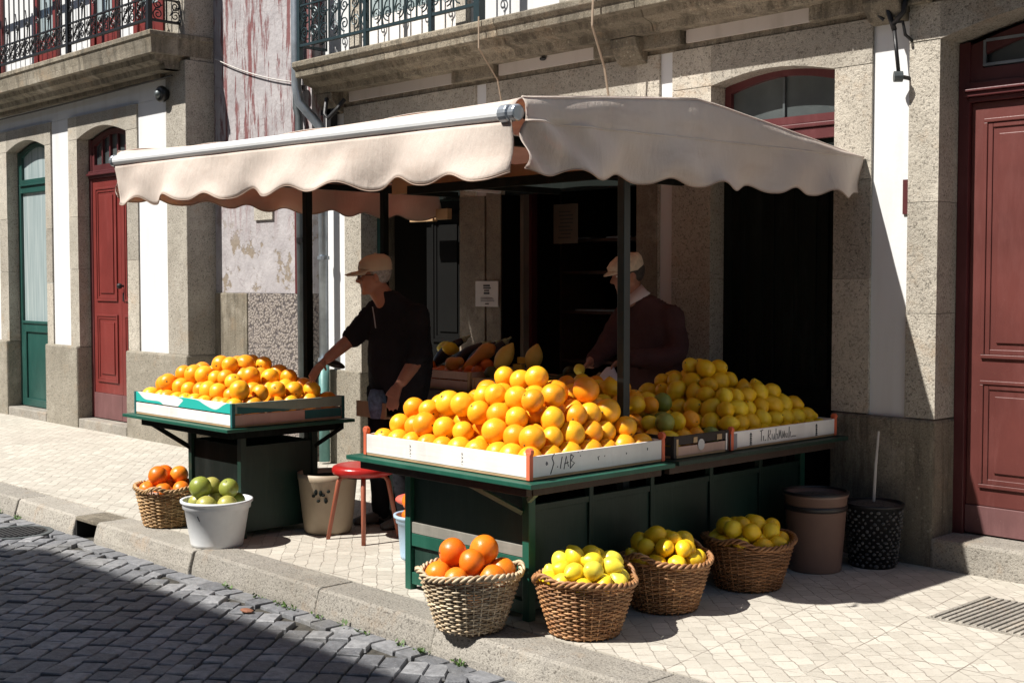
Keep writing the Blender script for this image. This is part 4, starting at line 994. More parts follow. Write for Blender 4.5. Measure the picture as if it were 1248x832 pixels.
MB().add([(-6.6335, 4.02, TZ + .085), (-6.6335, 4.02, TZ + .128), (-6.6335, 4.40, TZ + .088), (-6.6335, 4.38, TZ + .083)], [(0, 1, 2, 3)]).build('painted_patch', 'teal_dark', C4, solid=.0008)
# handwriting strokes (on the +X faces): list of polylines in (s along +Y, t up)
def strokes(root, name, x, y0, z0, sc, polys, w_=.004, mat='ink'):
    q = MB()
    for pl_ in polys: q.tube([(x, y0 + a * sc, z0 + b_ * sc) for a, b_ in pl_], w_ / 2, 5)
    return q.build(name, mat, root)
def strokes_front(root, name, y, x0, z0, sc, polys, w_=.003, mat='ink'):
    q = MB()
    for pl_ in polys: q.tube([(x0 + a * sc, y, z0 + b_ * sc) for a, b_ in pl_], w_ / 2, 5)
    return q.build(name, mat, root)
S_ = [[(.0, .62), (.06, .70), (.12, .6), (.05, .55), (.0, .62)], [(.55, 1.05), (.40, .85), (.52, .60), (.42, .35), (.30, .10)], [(.75, .38), (.78, .42)],
      [(.95, .30), (1.05, .75), (1.08, .85)], [(1.20, .25), (1.35, .85), (1.50, .35)], [(1.22, .5), (1.5, .55)], [(1.62, .25), (1.66, .9)], [(1.66, .9), (1.85, .8), (1.68, .6), (1.92, .48), (1.62, .25)],
      [(2.15, .95), (2.18, .99)], [(2.3, .75), (2.33, .79)], [(2.42, .99), (2.45, 1.0)], [(3.6, .45), (3.55, .6), (3.65, .62)], [(4.0, .6), (4.05, .62)], [(5.6, .55), (5.63, .62)], [(7.2, .6), (7.22, .72)]]
strokes(C1, 'handwriting', -3.9645, 3.955, TZ + .012, .095, S_, .0045)
for xx in (-4.80, -4.42):
    strokes_front(C1, 'handwriting', 3.8545, xx, TZ + .02, .05, [[(.1, 1.3), (.25, 1.25), (.1, 1.15), (.3, 1.1)], [(.1, .95), (.3, .85), (.12, .75)], [(.15, .6), (.3, .5), (.1, .45)], [(.12, .3), (.22, .2)]], .003)
T_ = [[(0, .9), (.35, .98)], [(.17, .95), (.15, .2)], [(.4, .2), (.42, .55)], [(.6, .2), (.7, .25)], [(.95, .15), (1.0, .9), (1.25, .85), (1.2, .6), (1.0, .5), (1.3, .2)], [(1.45, .6), (1.45, .25), (1.65, .2), (1.7, .6), (1.72, .2)],
      [(1.9, .15), (1.92, .95)], [(1.92, .5), (2.1, .55), (2.12, .2)], [(2.25, .2), (2.3, .8), (2.4, .3), (2.5, .8), (2.6, .2)], [(2.7, .2), (2.75, .7), (2.85, .25), (2.95, .7), (3.0, .2)],
      [(3.15, .25), (3.1, .5), (3.3, .5), (3.3, .2), (3.15, .25)], [(3.5, .15), (3.55, .95)], [(3.65, .2), (3.7, .6)], [(3.8, .2), (4.0, .25), (4.4, .22)]]
strokes(C3, 'handwriting', -3.9745, 5.56, TZ + .018, .075, T_, .0045)
for yy in (5.47, 6.08):
    for k in range(3): strokes(C3, 'stamp_mark', -3.9745, yy, TZ + .02 + k * .022, .022, [[(0, 0), (.4, .2), (.8, 0)], [(0, .4), (.4, .9), (.8, .4)], [(.4, 0), (.4, .9)]], .005)
MB().box(-3.978, 5.305, TZ + .01, -3.9735, 5.36, TZ + .09).build('metal_strip', 'zinc', C3)
# label disc and marks on the black crate
q = MB(); q.lathe([(.026, 0), (.026, .003), (.001, .003)], n=18); q.v = [(-3.9735 + c_, 5.06 + a_, TZ + .06 + b_ * 1.1) for a_, b_, c_ in q.v]; q.build('round_label', 'paper', C2)
MB().box(-3.974, 5.0, TZ + .072, -3.972, 5.03, TZ + .10).build('small_label', 'raw_wood', C2)
MB().box(-3.974, 5.19, TZ + .072, -3.972, 5.23, TZ + .10).build('small_label', 'raw_wood', C2)
MB().box(-3.974, 4.865, TZ + .02, -3.971, 4.88, TZ + .10).build('corner_strip', 'raw_wood', C2)
MB().box(-3.974, 5.262, TZ + .015, -3.971, 5.272, TZ + .10).build('corner_strip', 'white_crate', C2)

# ============================================================ fruit
def fruit_mesh(name, r, mat, kind, seed, smat='brown_stem'):
    rs = random.Random(seed); mb = MB(); n, m_ = 24, 16
    vs = []; fs = []; off = rs.random() * 20
    for i in range(m_ + 1):
        a = math.pi * i / m_
        for j in range(n):
            ph = 2 * math.pi * j / n; d = Vector((math.sin(a) * math.cos(ph), math.sin(a) * math.sin(ph), math.cos(a)))
            k = r
            if kind == 'orange':
                k *= 1 - .03 * d.z * d.z - .07 * max(0, (abs(d.z) - .93) / .07) ** 2 + .025 * noise.noise(d * 1.3 + Vector((off, 0, 0)))
            elif kind == 'lemon':
                e = 1 + .16 * abs(d.z) ** 3 + .22 * max(0, (abs(d.z) - .88) / .12) ** 1.5 * (1 if d.z > 0 else .55); k *= e * (1 + .05 * noise.noise(d * 1.5 + Vector((off, 0, 0))))
                k *= .96
            elif kind == 'egg': k *= 1
            vs.append(d * k)
    for i in range(m_):
        for j in range(n): fs.append((i * n + j, (i + 1) * n + j, (i + 1) * n + (j + 1) % n, i * n + (j + 1) % n))
    mb.add(vs, fs)
    if kind == 'orange':
        mb.m(1).lathe([(.0045, 0), (.0045, .003), (.001, .0035)], (0, 0, r * .895), 8)
        mb.m(1).lathe([(.0012, 0), (.0022, .0015)], (0, 0, -r * .905), 6)
    elif kind == 'lemon': mb.m(1).lathe([(.004, 0), (.003, .003), (.001, .003)], (0, 0, r * 1.30), 8)
    me = bpy.data.meshes.new(name); me.from_pydata([tuple(v) for v in mb.v], [], mb.f); me.polygons.foreach_set('material_index', mb.mi)
    me.polygons.foreach_set('use_smooth', [True] * len(mb.f)); me.materials.append(MATS[mat]); me.materials.append(MATS[smat])
    bm = bmesh.new(); bm.from_mesh(me); bmesh.ops.remove_doubles(bm, verts=bm.verts[:], dist=1e-5); bmesh.ops.recalc_face_normals(bm, faces=bm.faces[:]); bm.to_mesh(me); bm.free()
    return me
FM = {'orange': [fruit_mesh('orange', .056, 'orange_peel', 'orange', i) for i in range(4)],
      'deep_orange': [fruit_mesh('orange', .060, 'orange_deep', 'orange', i + 5) for i in range(3)],
      'lemon': [fruit_mesh('lemon', .048, 'lemon_peel', 'lemon', i + 9) for i in range(4)],
      'bright_lemon': [fruit_mesh('lemon', .047, 'lemon_bright', 'lemon', i + 19) for i in range(4)],
      'green': [fruit_mesh('green_citrus', .062, 'green_peel', 'orange', i + 29) for i in range(2)]}
BASER = {'orange': .056, 'deep_orange': .060, 'lemon': .048, 'bright_lemon': .047, 'green': .062}
def put_fruit(kind, p, r, label, cat, group, name=None):
    me = random.choice(FM[kind]); o = bpy.data.objects.new(name or me.name.split('.')[0], me); COL.objects.link(o)
    o.location = p; o.rotation_euler = (U(0, 6.28), U(0, 6.28), U(0, 6.28))
    k = r / BASER[kind]; o.scale = (k * U(.97, 1.03), k * U(.97, 1.03), k * U(.98, 1.02))
    o['org'] = tuple(p); return tag(o, label, cat, group)
def relax(P, Rr, con, it=40, grav=.0006, shrink=.985):
    P = np.array(P, float); Rr = np.array(Rr, float); S = (Rr[:, None] + Rr[None, :]) * shrink
    for _ in range(it):
        P[:, 2] -= grav
        D = P[:, None, :] - P[None, :, :]; d = np.sqrt((D ** 2).sum(-1)) + 1e-9
        ov = np.where(d < S, S - d, 0); np.fill_diagonal(ov, 0)
        P += (D / d[..., None] * ov[..., None] * .28).sum(1)
        con(P, Rr)
    return P
def pile(kind_fn, r, X0, X1, Y0, Y1, z0, nx, ny, trims, desc, cat, group, jit=.006, seed=1, word='orange', swap=False, skip=.06, rv=.13):
    """square packed heap; trims[k]=(left,right,front,back) inset of layer k; only its shell is built"""
    random.seed(seed); dx = (X1 - X0 - 2 * r) / (nx - 1); dy = (Y1 - Y0 - 2 * r) / (ny - 1); dz = math.sqrt(max((2 * r) ** 2 - (dx ** 2 + dy ** 2) / 4, (r * 1.1) ** 2)) * .98
    pres = {}
    for k, (l_, r_, f_, b_) in enumerate(trims):
        for i in range(l_, nx - k - r_):
            for j in range(f_, ny - k - b_): pres[(k, i, j)] = 1
    above = lambda S, c: all((c[0] + 1, c[1] + a, c[2] + b) in S for a in (-1, 0) for b in (-1, 0))
    b1 = {c for c in pres if above(pres, c)}; b2 = {c for c in b1 if above(b1, c)}
    keys = list(pres); P = []; Rr = []
    for (k, i, j) in keys:
        rr = r * U(1 - rv, 1 + rv * .6); P.append((X0 + r + (i + k / 2) * dx + U(-jit, jit), Y0 + r + (j + k / 2) * dy + U(-jit, jit), z0 + k * dz + U(-jit, jit) * .5)); Rr.append(rr)
    def con(P, Rr):
        low = P[:, 2] < z0 + r * 1.0
        P[:, 0] = np.where(low, np.clip(P[:, 0], X0 + Rr * .9, X1 - Rr * .9), P[:, 0]); P[:, 1] = np.where(low, np.clip(P[:, 1], Y0 + Rr * .9, Y1 - Rr * .9), P[:, 1])
        P[:, 2] = np.maximum(P[:, 2], z0 - .004)
    P = relax(P, Rr, con, 70, grav=.0005)
    zmax = max(range(len(keys)), key=lambda n_: P[n_][2])
    for n_, c in enumerate(keys):
        k, i, j = c; l_, r_, f_, b_ = trims[k]
        if c in b2: continue
        if c in b1 and not (j <= f_ + 1 or i >= nx - k - r_ - 2 or n_ % 3 == 0): continue
        row = 'bottom row' if k == 0 else ('top row' if k == len(trims) - 1 else ORD[k] + ' row up')
        li, bi = (i - l_, j - f_) if not swap else (j - f_, nx - k - r_ - 1 - i)
        if n_ == zmax: lab = 'highest %s on %s' % (word, desc)
        else: lab = '%s in %s, %s from left, %s back, %s' % (word, row, ORD[min(11, li)], ORD[min(11, bi)], desc)
        kd = kind_fn(k, i, j)
        p = P[n_]
        if k > 0 and c not in b1 and rnd() < skip: continue
        put_fruit(kd, p, Rr[n_], lab, cat, group)
pile(lambda k, i, j: 'orange', .0605, -5.14, -3.985, 3.875, 4.745, TZ + .086, 10, 7, [(0, 0, 0, 0), (0, 0, 0, 0), (0, 0, 0, 0), (2, 0, 0, 0), (2, 1, 1, 1)],
     'big white crate heap', 'orange', 'oranges heaped in the big white crate', seed=4, jit=.034)
pile(lambda k, i, j: 'orange', .060, -7.84, -6.655, 4.005, 4.78, TZ + .12, 10, 6, [(0, 0, 0, 0), (0, 0, 0, 0), (1, 1, 0, 0), (3, 2, 0, 0)],
     'teal crate heap', 'orange', 'oranges heaped in the teal and white crate', seed=6, jit=.032)
pile(lambda k, i, j: 'lemon', .0515, -4.905, -3.998, 5.33, 6.265, TZ + .055, 9, 9, [(0, 0, 0, 0), (0, 0, 0, 0), (0, 0, 0, 0), (0, 0, 0, 1), (0, 1, 0, 2), (1, 1, 0, 2)],
     'wall side crate heap', 'lemon', 'lemons heaped in the crate nearest the wall', seed=8, word='lemon', swap=True, jit=.027)
random.seed(15)
def mixk(k, i, j):
    v = rnd(); return 'orange' if v < .55 else ('lemon' if v < .9 else 'green')
def pile_mix():
    P = []; K = []; Rr = []; I = []
    for k, (nx, ny, x0, y0) in enumerate(((9, 4, -4.88, 4.905), (8, 3, -4.86, 4.95), (6, 3, -4.84, 4.95), (4, 2, -4.84, 5.0))):
        for i in range(nx):
            for j in range(ny):
                kd = 'orange' if rnd() < .6 else ('lemon' if rnd() < .75 else 'green'); I.append((k, i, j)); K.append(kd); Rr.append(.050 * U(.9, 1.05))
                P.append((x0 + i * .104 + U(-.008, .008), y0 + j * .108 + U(-.008, .008), TZ + .085 + k * .078))
    def con(P, Rr):
        P[:, 0] = np.clip(P[:, 0], -4.92 + Rr, -3.985 - Rr); P[:, 1] = np.clip(P[:, 1], 4.862 + Rr, 5.275 - Rr); P[:, 2] = np.maximum(P[:, 2], TZ + .085)
    P = relax(P, Rr, con, 50)
    for p, kd, r, (k, i, j) in zip(P, K, Rr, I):
        nm = {'orange': 'orange', 'lemon': 'lemon', 'green': 'green_citrus'}[kd]
        lab = {'orange': 'orange in %s layer, %s from left, %s back in the black crate' % (ORD[k], ORD[j], ORD[[9, 8, 6, 4][k] - 1 - i]), 'lemon': 'lemon in %s layer, %s from left, %s back in the black crate' % (ORD[k], ORD[j], ORD[[9, 8, 6, 4][k] - 1 - i]), 'green': 'green fruit in %s layer, %s from left, %s back in the black crate' % (ORD[k], ORD[j], ORD[[9, 8, 6, 4][k] - 1 - i])}[kd]
        put_fruit(kd, p, r, lab, {'orange': 'orange', 'lemon': 'lemon', 'green': 'green citrus'}[kd], '%s fruit in the black crate' % nm.split('_')[0], nm)
pile_mix()

# ============================================================ wicker baskets
def basket(c, rt, rb, h, mat, label, seed=0, nst=34, rows=23, handles=True, ring_dip=.012):
    random.seed(seed); t = empty('wicker_basket', c, label, 'basket', 'wicker baskets on the pavement')
    q = MB(); sag_ = lambda a: ring_dip * math.cos(2 * a + seed)
    oval = 1.0
    for k in range(rows):
        f = (k + .6) / rows; R0 = rb + (rt * .965 - rb) * f ** .92; z = .008 + (h - .03) * f; pts = []
        ph = (k % 2) * math.pi; m_ = nst * 4
        for i in range(m_):
            a = 2 * math.pi * i / m_; rr = R0 + .0052 * math.sin(nst / 2 * a * 1.0 * 1 + ph) + .0015 * noise.noise(Vector((a * 4, k * 3.1, seed)))
            pts.append((c[0] + rr * math.cos(a), c[1] + rr * math.sin(a), c[2] + z + sag_(a) * f + .003 * noise.noise(Vector((math.cos(a) * 3, math.sin(a) * 3, k * .7 + seed)))))
        q.tube(pts, U(.0040, .0054), 5, closed=True)
    q.build('weave', mat, t, smooth=True)
    q = MB()
    for i in range(nst):
        a = 2 * math.pi * (i + .5) / nst; q.tube([(c[0] + (rb + (rt * .965 - rb) * f ** .92) * math.cos(a), c[1] + (rb + (rt * .965 - rb) * f ** .92) * math.sin(a), c[2] + .004 + (h - .02) * f) for f in (0, .25, .5, .75, 1)], .0045, 5)
    q.build('stakes', mat, t, smooth=True)
    q = MB(); q.lathe([(.001, .014), (rb - .012, .014), (rt * .965 - .017, h * .92), (rt * .965 - .020, h * .92), (rb - .016, .018), (.001, .018)], c, 40, cap0=False); q.build('lining', 'wicker_dark', t, smooth=True)
    q = MB()
    for s_ in range(3):
        pts = []; m_ = 180; tw = 15
        for i in range(m_):
            a = 2 * math.pi * i / m_; b_ = a * tw + s_ * 2 * math.pi / 3
            bump_ = 0
            if handles:
                for ha in (0, math.pi):
                    dd = abs(((a - ha - seed * .3 - math.radians(45) + math.pi) % (2 * math.pi)) - math.pi)
                    if dd < .38: bump_ = .028 * math.cos(dd / .38 * math.pi / 2) ** 1.2
            rr = rt - .004 + .0085 * math.cos(b_) + .004 * noise.noise(Vector((a * 3, seed, s_))) + bump_ * .3; pts.append((c[0] + rr * math.cos(a), c[1] + rr * math.sin(a), c[2] + h - .012 + sag_(a) + .010 * math.sin(b_) + bump_))
        q.tube(pts, .0068, 6, closed=True)
    q.build('rim', mat, t, smooth=True)
    return t
AXA = Vector((.687, .7266, 0)); AXB = Vector((-.7266, .687, 0)); DIRS = ['rightmost', 'back right', 'rearmost', 'back left', 'leftmost', 'front left', 'front', 'front right']
def heap(c, R, z, kind, counts, rr, label, cat, group, seed=1, name=None, jit=.3, top=None):
    """counts: fruit per ring layer [(n, ring radius fraction, z offset)]; fruit touch but do not merge"""
    random.seed(seed); P = []; Rr = []; T = []
    for li, (n_, f, dz) in enumerate(counts):
        a0 = U(0, 6.28)
        for i in range(n_):
            a = a0 + 2 * math.pi * (i + U(-.12, .12)) / max(1, n_); r_ = rr * U(.92, 1.08)
            P.append((c[0] + R * f * math.cos(a), c[1] + R * f * math.sin(a), z + dz)); Rr.append(r_); T.append(li)
    def con(P, Rr):
        d = P[:, :2] - np.array(c[:2]); l_ = np.sqrt((d ** 2).sum(1)) + 1e-9; lim = np.minimum(R - Rr * .9, 9); k = np.where(l_ > lim, lim / l_, 1)
        P[:, :2] = np.array(c[:2]) + d * k[:, None]; P[:, 2] = np.maximum(P[:, 2], z - .022)
    P = relax(P, Rr, con, 60, grav=.0010)
    hi = max(range(len(P)), key=lambda i: P[i][2])
    for i, p in enumerate(P):
        dv = Vector((p[0] - c[0], p[1] - c[1], 0)); ang = math.atan2(dv.dot(AXB), dv.dot(AXA)) % (2 * math.pi); wd_ = DIRS[int(ang / (math.pi / 4) + .5) % 8]
        lab = (top if (i == hi and top) else '%s %s%s' % ('%s ' % wd_, ['', 'inner ', 'upper ', 'crowning '][T[i]], label))
        put_fruit(kind, p, Rr[i], lab, cat, group, name)
def bfill(c, rt, h, kind, n, rr, who, cat, seed, name=None):
    lay = {7: [(6, .72, -.02), (1, 0, .0), (3, .38, .07)], 13: [(10, .82, -.025), (5, .42, -.01), (8, .58, .05), (3, .25, .11)], 12: [(10, .82, -.025), (5, .4, -.01), (7, .55, .05), (2, .2, .11)]}[n]
    heap(c, rt - .022, c[2] + h + .012, kind, lay, rr, '%s in the %s' % (cat, who), cat, '%ss in the %s' % (cat, who), seed, name, top='topmost %s in the %s' % (cat, who))
b2 = (-4.26, 3.77, 0); basket(b2, .232, .145, .275, 'wicker_pale', 'pale bleached wicker basket of oranges overhanging the kerb', 1)
bfill(b2, .225, .26, 'deep_orange', 7, .062, 'pale basket on the kerb', 'orange', 21)
b3 = (-3.85, 4.085, 0); basket(b3, .228, .150, .265, 'wicker_tan', 'tan wicker basket of bright lemons nearest the kerb', 2)
bfill(b3, .222, .25, 'bright_lemon', 13, .045, 'basket nearest the kerb', 'lemon', 22)
b4 = (-3.89, 4.685, 0); basket(b4, .222, .150, .26, 'wicker_tan', 'middle of the three lemon baskets beside the green table', 3)
bfill(b4, .216, .25, 'lemon', 13, .045, 'middle basket', 'lemon', 23)
b5 = (-3.876, 5.33, 0); basket(b5, .235, .160, .26, 'wicker_dark', 'farthest lemon basket standing in shade beside the brown bin', 4)
bfill(b5, .228, .25, 'lemon', 12, .046, 'farthest basket by the bin', 'lemon', 24)
b1 = (-7.44, 3.99, 0); basket(b1, .205, .145, .26, 'wicker_honey', 'small wicker basket of oranges left of the white bucket', 5, nst=28, rows=20)
bfill(b1, .198, .245, 'deep_orange', 7, .060, 'small basket beside the white bucket', 'orange', 25)

# ============================================================ buckets, bins, stool
def bucket(name, c, rt, rb, h, mat, label, cat, lip=.012, group=None):
    t = empty(name, c, label, cat, group)
    q = MB(); q.lathe([(rb, 0), (rb + .004, .02), (rt - .012, h * .80), (rt - .002, h * .82), (rt, h * .9), (rt + lip * .4, h - .018), (rt + lip, h - .014), (rt + lip, h), (rt - .004, h), (rt - .012, h * .85), (rb - .008, .02), (.001, .02)], c, 40, cap0=True)
    q.build('body', mat, t, smooth=True, bevel=.0)
    return t
wb = (-6.667, 3.895, 0); t = bucket('plastic_bucket', wb, .20, .15, .275, 'bucket_white', 'white plastic bucket of green fruit at the kerb', 'bucket')
q = MB(); q.tube([(wb[0] + .7266 * .168 - .687 * (.075 - k_ * .012), wb[1] - .687 * .168 - .7266 * (.075 - k_ * .012), .20 - (.03 if k_ % 2 else 0)) for k_ in range(4)], .004, 5); q.build('scribble', 'ink', t)
heap(wb, .168, .27, 'green', [(5, .66, -.03), (1, 0, -.03), (3, .42, .06)], .062, 'green fruit in the white bucket', 'green citrus', 'green fruit in the white bucket', 31, 'green_citrus', top='topmost green fruit in the white bucket')
gb = empty('waste_bin', (-6.55, 4.61, 0), 'beige plastic tub with dark print behind the red stool', 'bin')
q = MB(); q.lathe([(.135, 0), (.15, .02), (.182, .33), (.186, .335), (.188, .375), (.18, .375), (.175, .33), (.14, .03), (.001, .03)], (-6.55, 4.61, 0), 40); q.build('body', 'bin_beige', gb, smooth=True)
q = MB()
for k_ in range(7):
    a = math.radians(-64 + k_ * 5); z_ = .25 + .03 * math.sin(k_ * 2.3); rr_ = .178
    q.ball((-6.55 + rr_ * math.cos(a), 4.61 + rr_ * math.sin(a), z_), .012, 6, 4, 1, 1, .8 + .8 * (k_ % 2))
q.build('dark_print', 'green_black', gb)
MB().lathe([(.160, .345), (.12, .34), (.001, .335)], (-6.55, 4.61, 0), 32, cap0=False).build('inner_shade_disc', 'dark_void', gb)  # black disc stands in for the shade inside the open tub
bb = (-5.55, 4.55, 0); t = bucket('plastic_bucket', bb, .15, .12, .25, 'bucket_blue', 'pale blue bucket of orange fruit under the stall beside the stool', 'bucket')
heap(bb, .125, .245, 'deep_orange', [(4, .6, 0), (2, .3, .07)], .055, 'orange in the blue bucket under the stall', 'orange', 'oranges in the blue bucket', 33)
q = MB(); q.ball((-5.72, 4.62, .30), .10, 14, 9, 1.2, .9, .35); tag(q.build('red_bag', 'red_bag', loc=(-5.72, 4.62, .25), smooth=True), 'crumpled red plastic bag on the blue bucket', 'bag')
bn = empty('waste_bin', (-3.86, 5.98, 0), 'tall brown plastic bin with a black band near the wall', 'bin')
BNC = (-3.865, 5.92, 0)
q = MB(); q.lathe([(.135, 0), (.14, .01), (.168, .40), (.175, .405), (.176, .425), (.165, .425), (.160, .39), (.001, .39)], BNC, 48); q.build('body', 'bin_brown', bn, smooth=True, bevel=.0)
q = MB(); q.lathe([(.1655, .33), (.169, .332), (.1715, .358), (.168, .36)], BNC, 48, cap0=False); q.build('band', 'bin_band', bn, smooth=True)
q = MB(); q.lathe([(.178, .418), (.180, .428), (.164, .432), (.162, .42)], BNC, 48, cap0=False); q.build('rim', 'bin_band', bn, smooth=True)
q = MB(); q.lathe([(.158, .395), (.12, .405), (.05, .41), (.001, .405)], BNC, 32, cap0=False); q.build('fill', 'soil', bn, smooth=True)
# lattice planter with a bare stick
LPC = (-3.70, 6.235, 0)
lp = empty('planter', LPC, 'dark planter with knobbly grey pattern and a bare white stick', 'planter')
q = MB(); q.lathe([(.12, 0), (.155, .33), (.165, .335), (.165, .35), (.150, .35), (.146, .32), (.001, .32)], LPC, 40); q.build('pot', 'iron', lp, smooth=True)
q = MB(); random.seed(40)
for k_ in range(15):
    for i_ in range(22):
        a = 2 * math.pi * (i_ + .5 * (k_ % 2)) / 22 + U(-.04, .04); z_ = .02 + k_ * .021; rr_ = .121 + .035 * z_ / .33
        ca_, sa_ = math.cos(a), math.sin(a); p = Vector((LPC[0] + rr_ * ca_, LPC[1] + rr_ * sa_, z_ + U(-.004, .004)))
        q.ball(p, U(.008, .0125), 7, 5, U(.7, 1.2), U(.7, 1.2), U(.6, 1.0), rot=Matrix.Rotation(U(0, 3), 3, 'Z'))
q.build('pebbles', 'planter_pebble', lp)
q = MB(); q.lathe([(.148, .335), (.08, .35), (.001, .355)], LPC, 24, cap0=False); q.build('soil', 'soil', lp, smooth=True)
q = MB(); q.tube([(LPC[0], LPC[1], .33), (LPC[0] + .01, LPC[1] + .0, .55), (LPC[0] + .02, LPC[1] + .01, .74)], [.009, .008, .006], 8); q.build('stick', 'stick', lp)
# red stool
SC = (-6.22, 4.64, 0)
so = empty('stool', SC, 'round red stool with splayed wooden legs between the two tables', 'stool')
q = MB(); q.lathe([(.001, .392), (.165, .392), (.183, .400), (.190, .415), (.190, .432), (.182, .445), (.165, .452), (.08, .449), (.001, .448)], SC, 44, cap0=False); q.build('seat', 'red_stool', so, smooth=True)
for k_ in range(4):
    a = math.radians(45 + 90 * k_ + 8); ca_, sa_ = math.cos(a), math.sin(a)
    q = MB(); q.tube([(SC[0] + .09 * ca_, SC[1] + .09 * sa_, .388), (SC[0] + .13 * ca_, SC[1] + .13 * sa_, .378), (SC[0] + .15 * ca_, SC[1] + .15 * sa_, .35), (SC[0] + .215 * ca_, SC[1] + .215 * sa_, 0.0)], [.014, .0145, .015, .013], 10); q.build('leg', 'stool_leg', so, smooth=True)
q = MB(); q.lathe([(.10, .375), (.105, .375), (.105, .391), (.10, .391)], SC, 24, cap0=False); q.build('ring', 'iron', so)

# ============================================================ signs
sg = empty('notice', (-7.02, 6.42, 1.36), 'white printed notice fixed to the stone pier behind the stall', 'notice')
MB().box(-7.18, YF - .019, 1.375, -6.93, YF - .0125, 1.565).build('sheet', 'paper', sg)
q = MB()
q.box(-7.09, YF - .0215, 1.525, -7.02, YF - .0195, 1.538); q.box(-7.09, YF - .0215, 1.508, -7.01, YF - .0195, 1.518); q.box(-7.08, YF - .0215, 1.49, -7.03, YF - .0195, 1.50); q.box(-7.085, YF - .0215, 1.468, -7.025, YF - .0195, 1.482)
for k_ in range(3): q.box(-7.12, YF - .0215, 1.44 - k_ * .012, -6.99 + k_ * .01, YF - .0195, 1.443 - k_ * .012)
q.box(-7.07, YF - .0215, 1.392, -7.03, YF - .0195, 1.40); q.build('print', 'ink', sg)
sh = empty('notice', (-6.5, 6.75, 1.9), 'yellowed paper sheet hanging inside the dark shop', 'notice')
MB().box(-6.69, 6.75, 1.84, -6.44, 6.753, 2.13).build('sheet', 'paper_old', sh)
q = MB()
for k_ in range(8): q.box(-6.64 + U(0, .03), 6.7475, 1.88 + k_ * .027, -6.50 + U(-.02, .02), 6.749, 1.888 + k_ * .027)
q.build('print', 'ink', sh)
# shop shelving inside
shf = empty('shop_shelf', (-6.2, 7.4, 0), 'dark shelving unit inside the shop behind the vendors', 'shelf')
q = MB()
for z_ in (.5, .95, 1.32, 1.62, 1.86): q.box(-6.85, 7.0, z_, -5.65, 7.5, z_ + .02)
q.box(-6.87, 7.0, 0, -6.85, 7.5, 2.4); q.box(-5.65, 7.0, 0, -5.63, 7.5, 2.4); q.build('boards', 'brown_board', shf)
q = MB()
for (a_, b_, z_) in ((-6.80, -6.55, 1.882), (-6.38, -6.15, 1.882), (-5.95, -5.75, 1.882), (-6.7, -6.2, 1.342)): q.box(a_, 6.99, z_, b_, 7.3, z_ + .012)
q.build('shelf_edge', 'zinc', shf)

# ============================================================ back display
RT = empty('display_table', (-6.2, 5.8, 0), 'dark table of vegetables against the shop front behind the oranges', 'table')
q = MB(); q.box(-7.0, 5.45, .74, -5.48, 6.15, .77); q.build('table_top', 'brown_board', RT, bevel=.003)
for x in (-6.96, -5.52):
    for y in (5.50, 6.10): MB().box(x - .02, y - .02, -.07, x + .02, y + .02, .74).build('leg', 'green_black', RT)
MB().box(-6.98, 5.46, .5, -5.50, 5.475, .739).build('apron', 'brown_board', RT)
C5 = crate('pinkish wooden crate of aubergines and orange produce behind the vendor', -6.95, -6.22, 5.50, 6.10, .773, .115, 'pink_wood', 'raw_wood', slats=2, dog=0)
C6 = crate('low crate of melons and dark produce in the deep shade', -6.19, -5.50, 5.50, 6.10, .773, .085, 'raw_wood', 'raw_wood', slats=1, dog=0)
random.seed(50)
FM['tomato'] = [fruit_mesh('tomato', .045, 'tomato_skin', 'orange', 61)]; BASER['tomato'] = .045
FM['dgreen'] = [fruit_mesh('avocado', .05, 'dark_green_skin', 'orange', 62)]; BASER['dgreen'] = .05
def box_fill(kind, X0, X1, Y0, Y1, z, n, r, lab, cat, grp, seed, name=None):
    random.seed(seed); P = []; Rr = []
    for i in range(n): P.append((U(X0, X1), U(Y0, Y1), z + U(0, .10))); Rr.append(r * U(.85, 1.12))
    def con(P, Rr):
        P[:, 0] = np.clip(P[:, 0], X0 + Rr, X1 - Rr); P[:, 1] = np.clip(P[:, 1], Y0 + Rr, Y1 - Rr); P[:, 2] = np.clip(P[:, 2], z, z + .16)
    P = relax(P, Rr, con, 120, grav=.0025)
    order = sorted(range(len(P)), key=lambda i: P[i][0]); hz_ = sorted(p[2] for p in P)
    for n_, i in enumerate(order):
        lv = 'upper' if P[i][2] > hz_[len(P) // 2] else 'lower'; sd3 = ORD[min(11, n_ // 3)]
        put_fruit(kind, P[i], Rr[i], '%s %s, %s group from left%s' % (lv, lab, sd3, ' in front' if P[i][1] < 5.65 else ''), cat, grp, name)
box_fill('tomato', -6.93, -6.24, 5.52, 5.80, .86, 30, .042, 'reddish fruit in the shaded crate behind the vendor', 'tomato', 'reddish fruit in the shaded back crate', 51, 'tomato')
box_fill('dgreen', -6.17, -5.52, 5.52, 6.08, .83, 36, .050, 'dark green fruit in the shaded low crate', 'avocado', 'dark green fruit in the shaded back crate', 52, 'avocado')
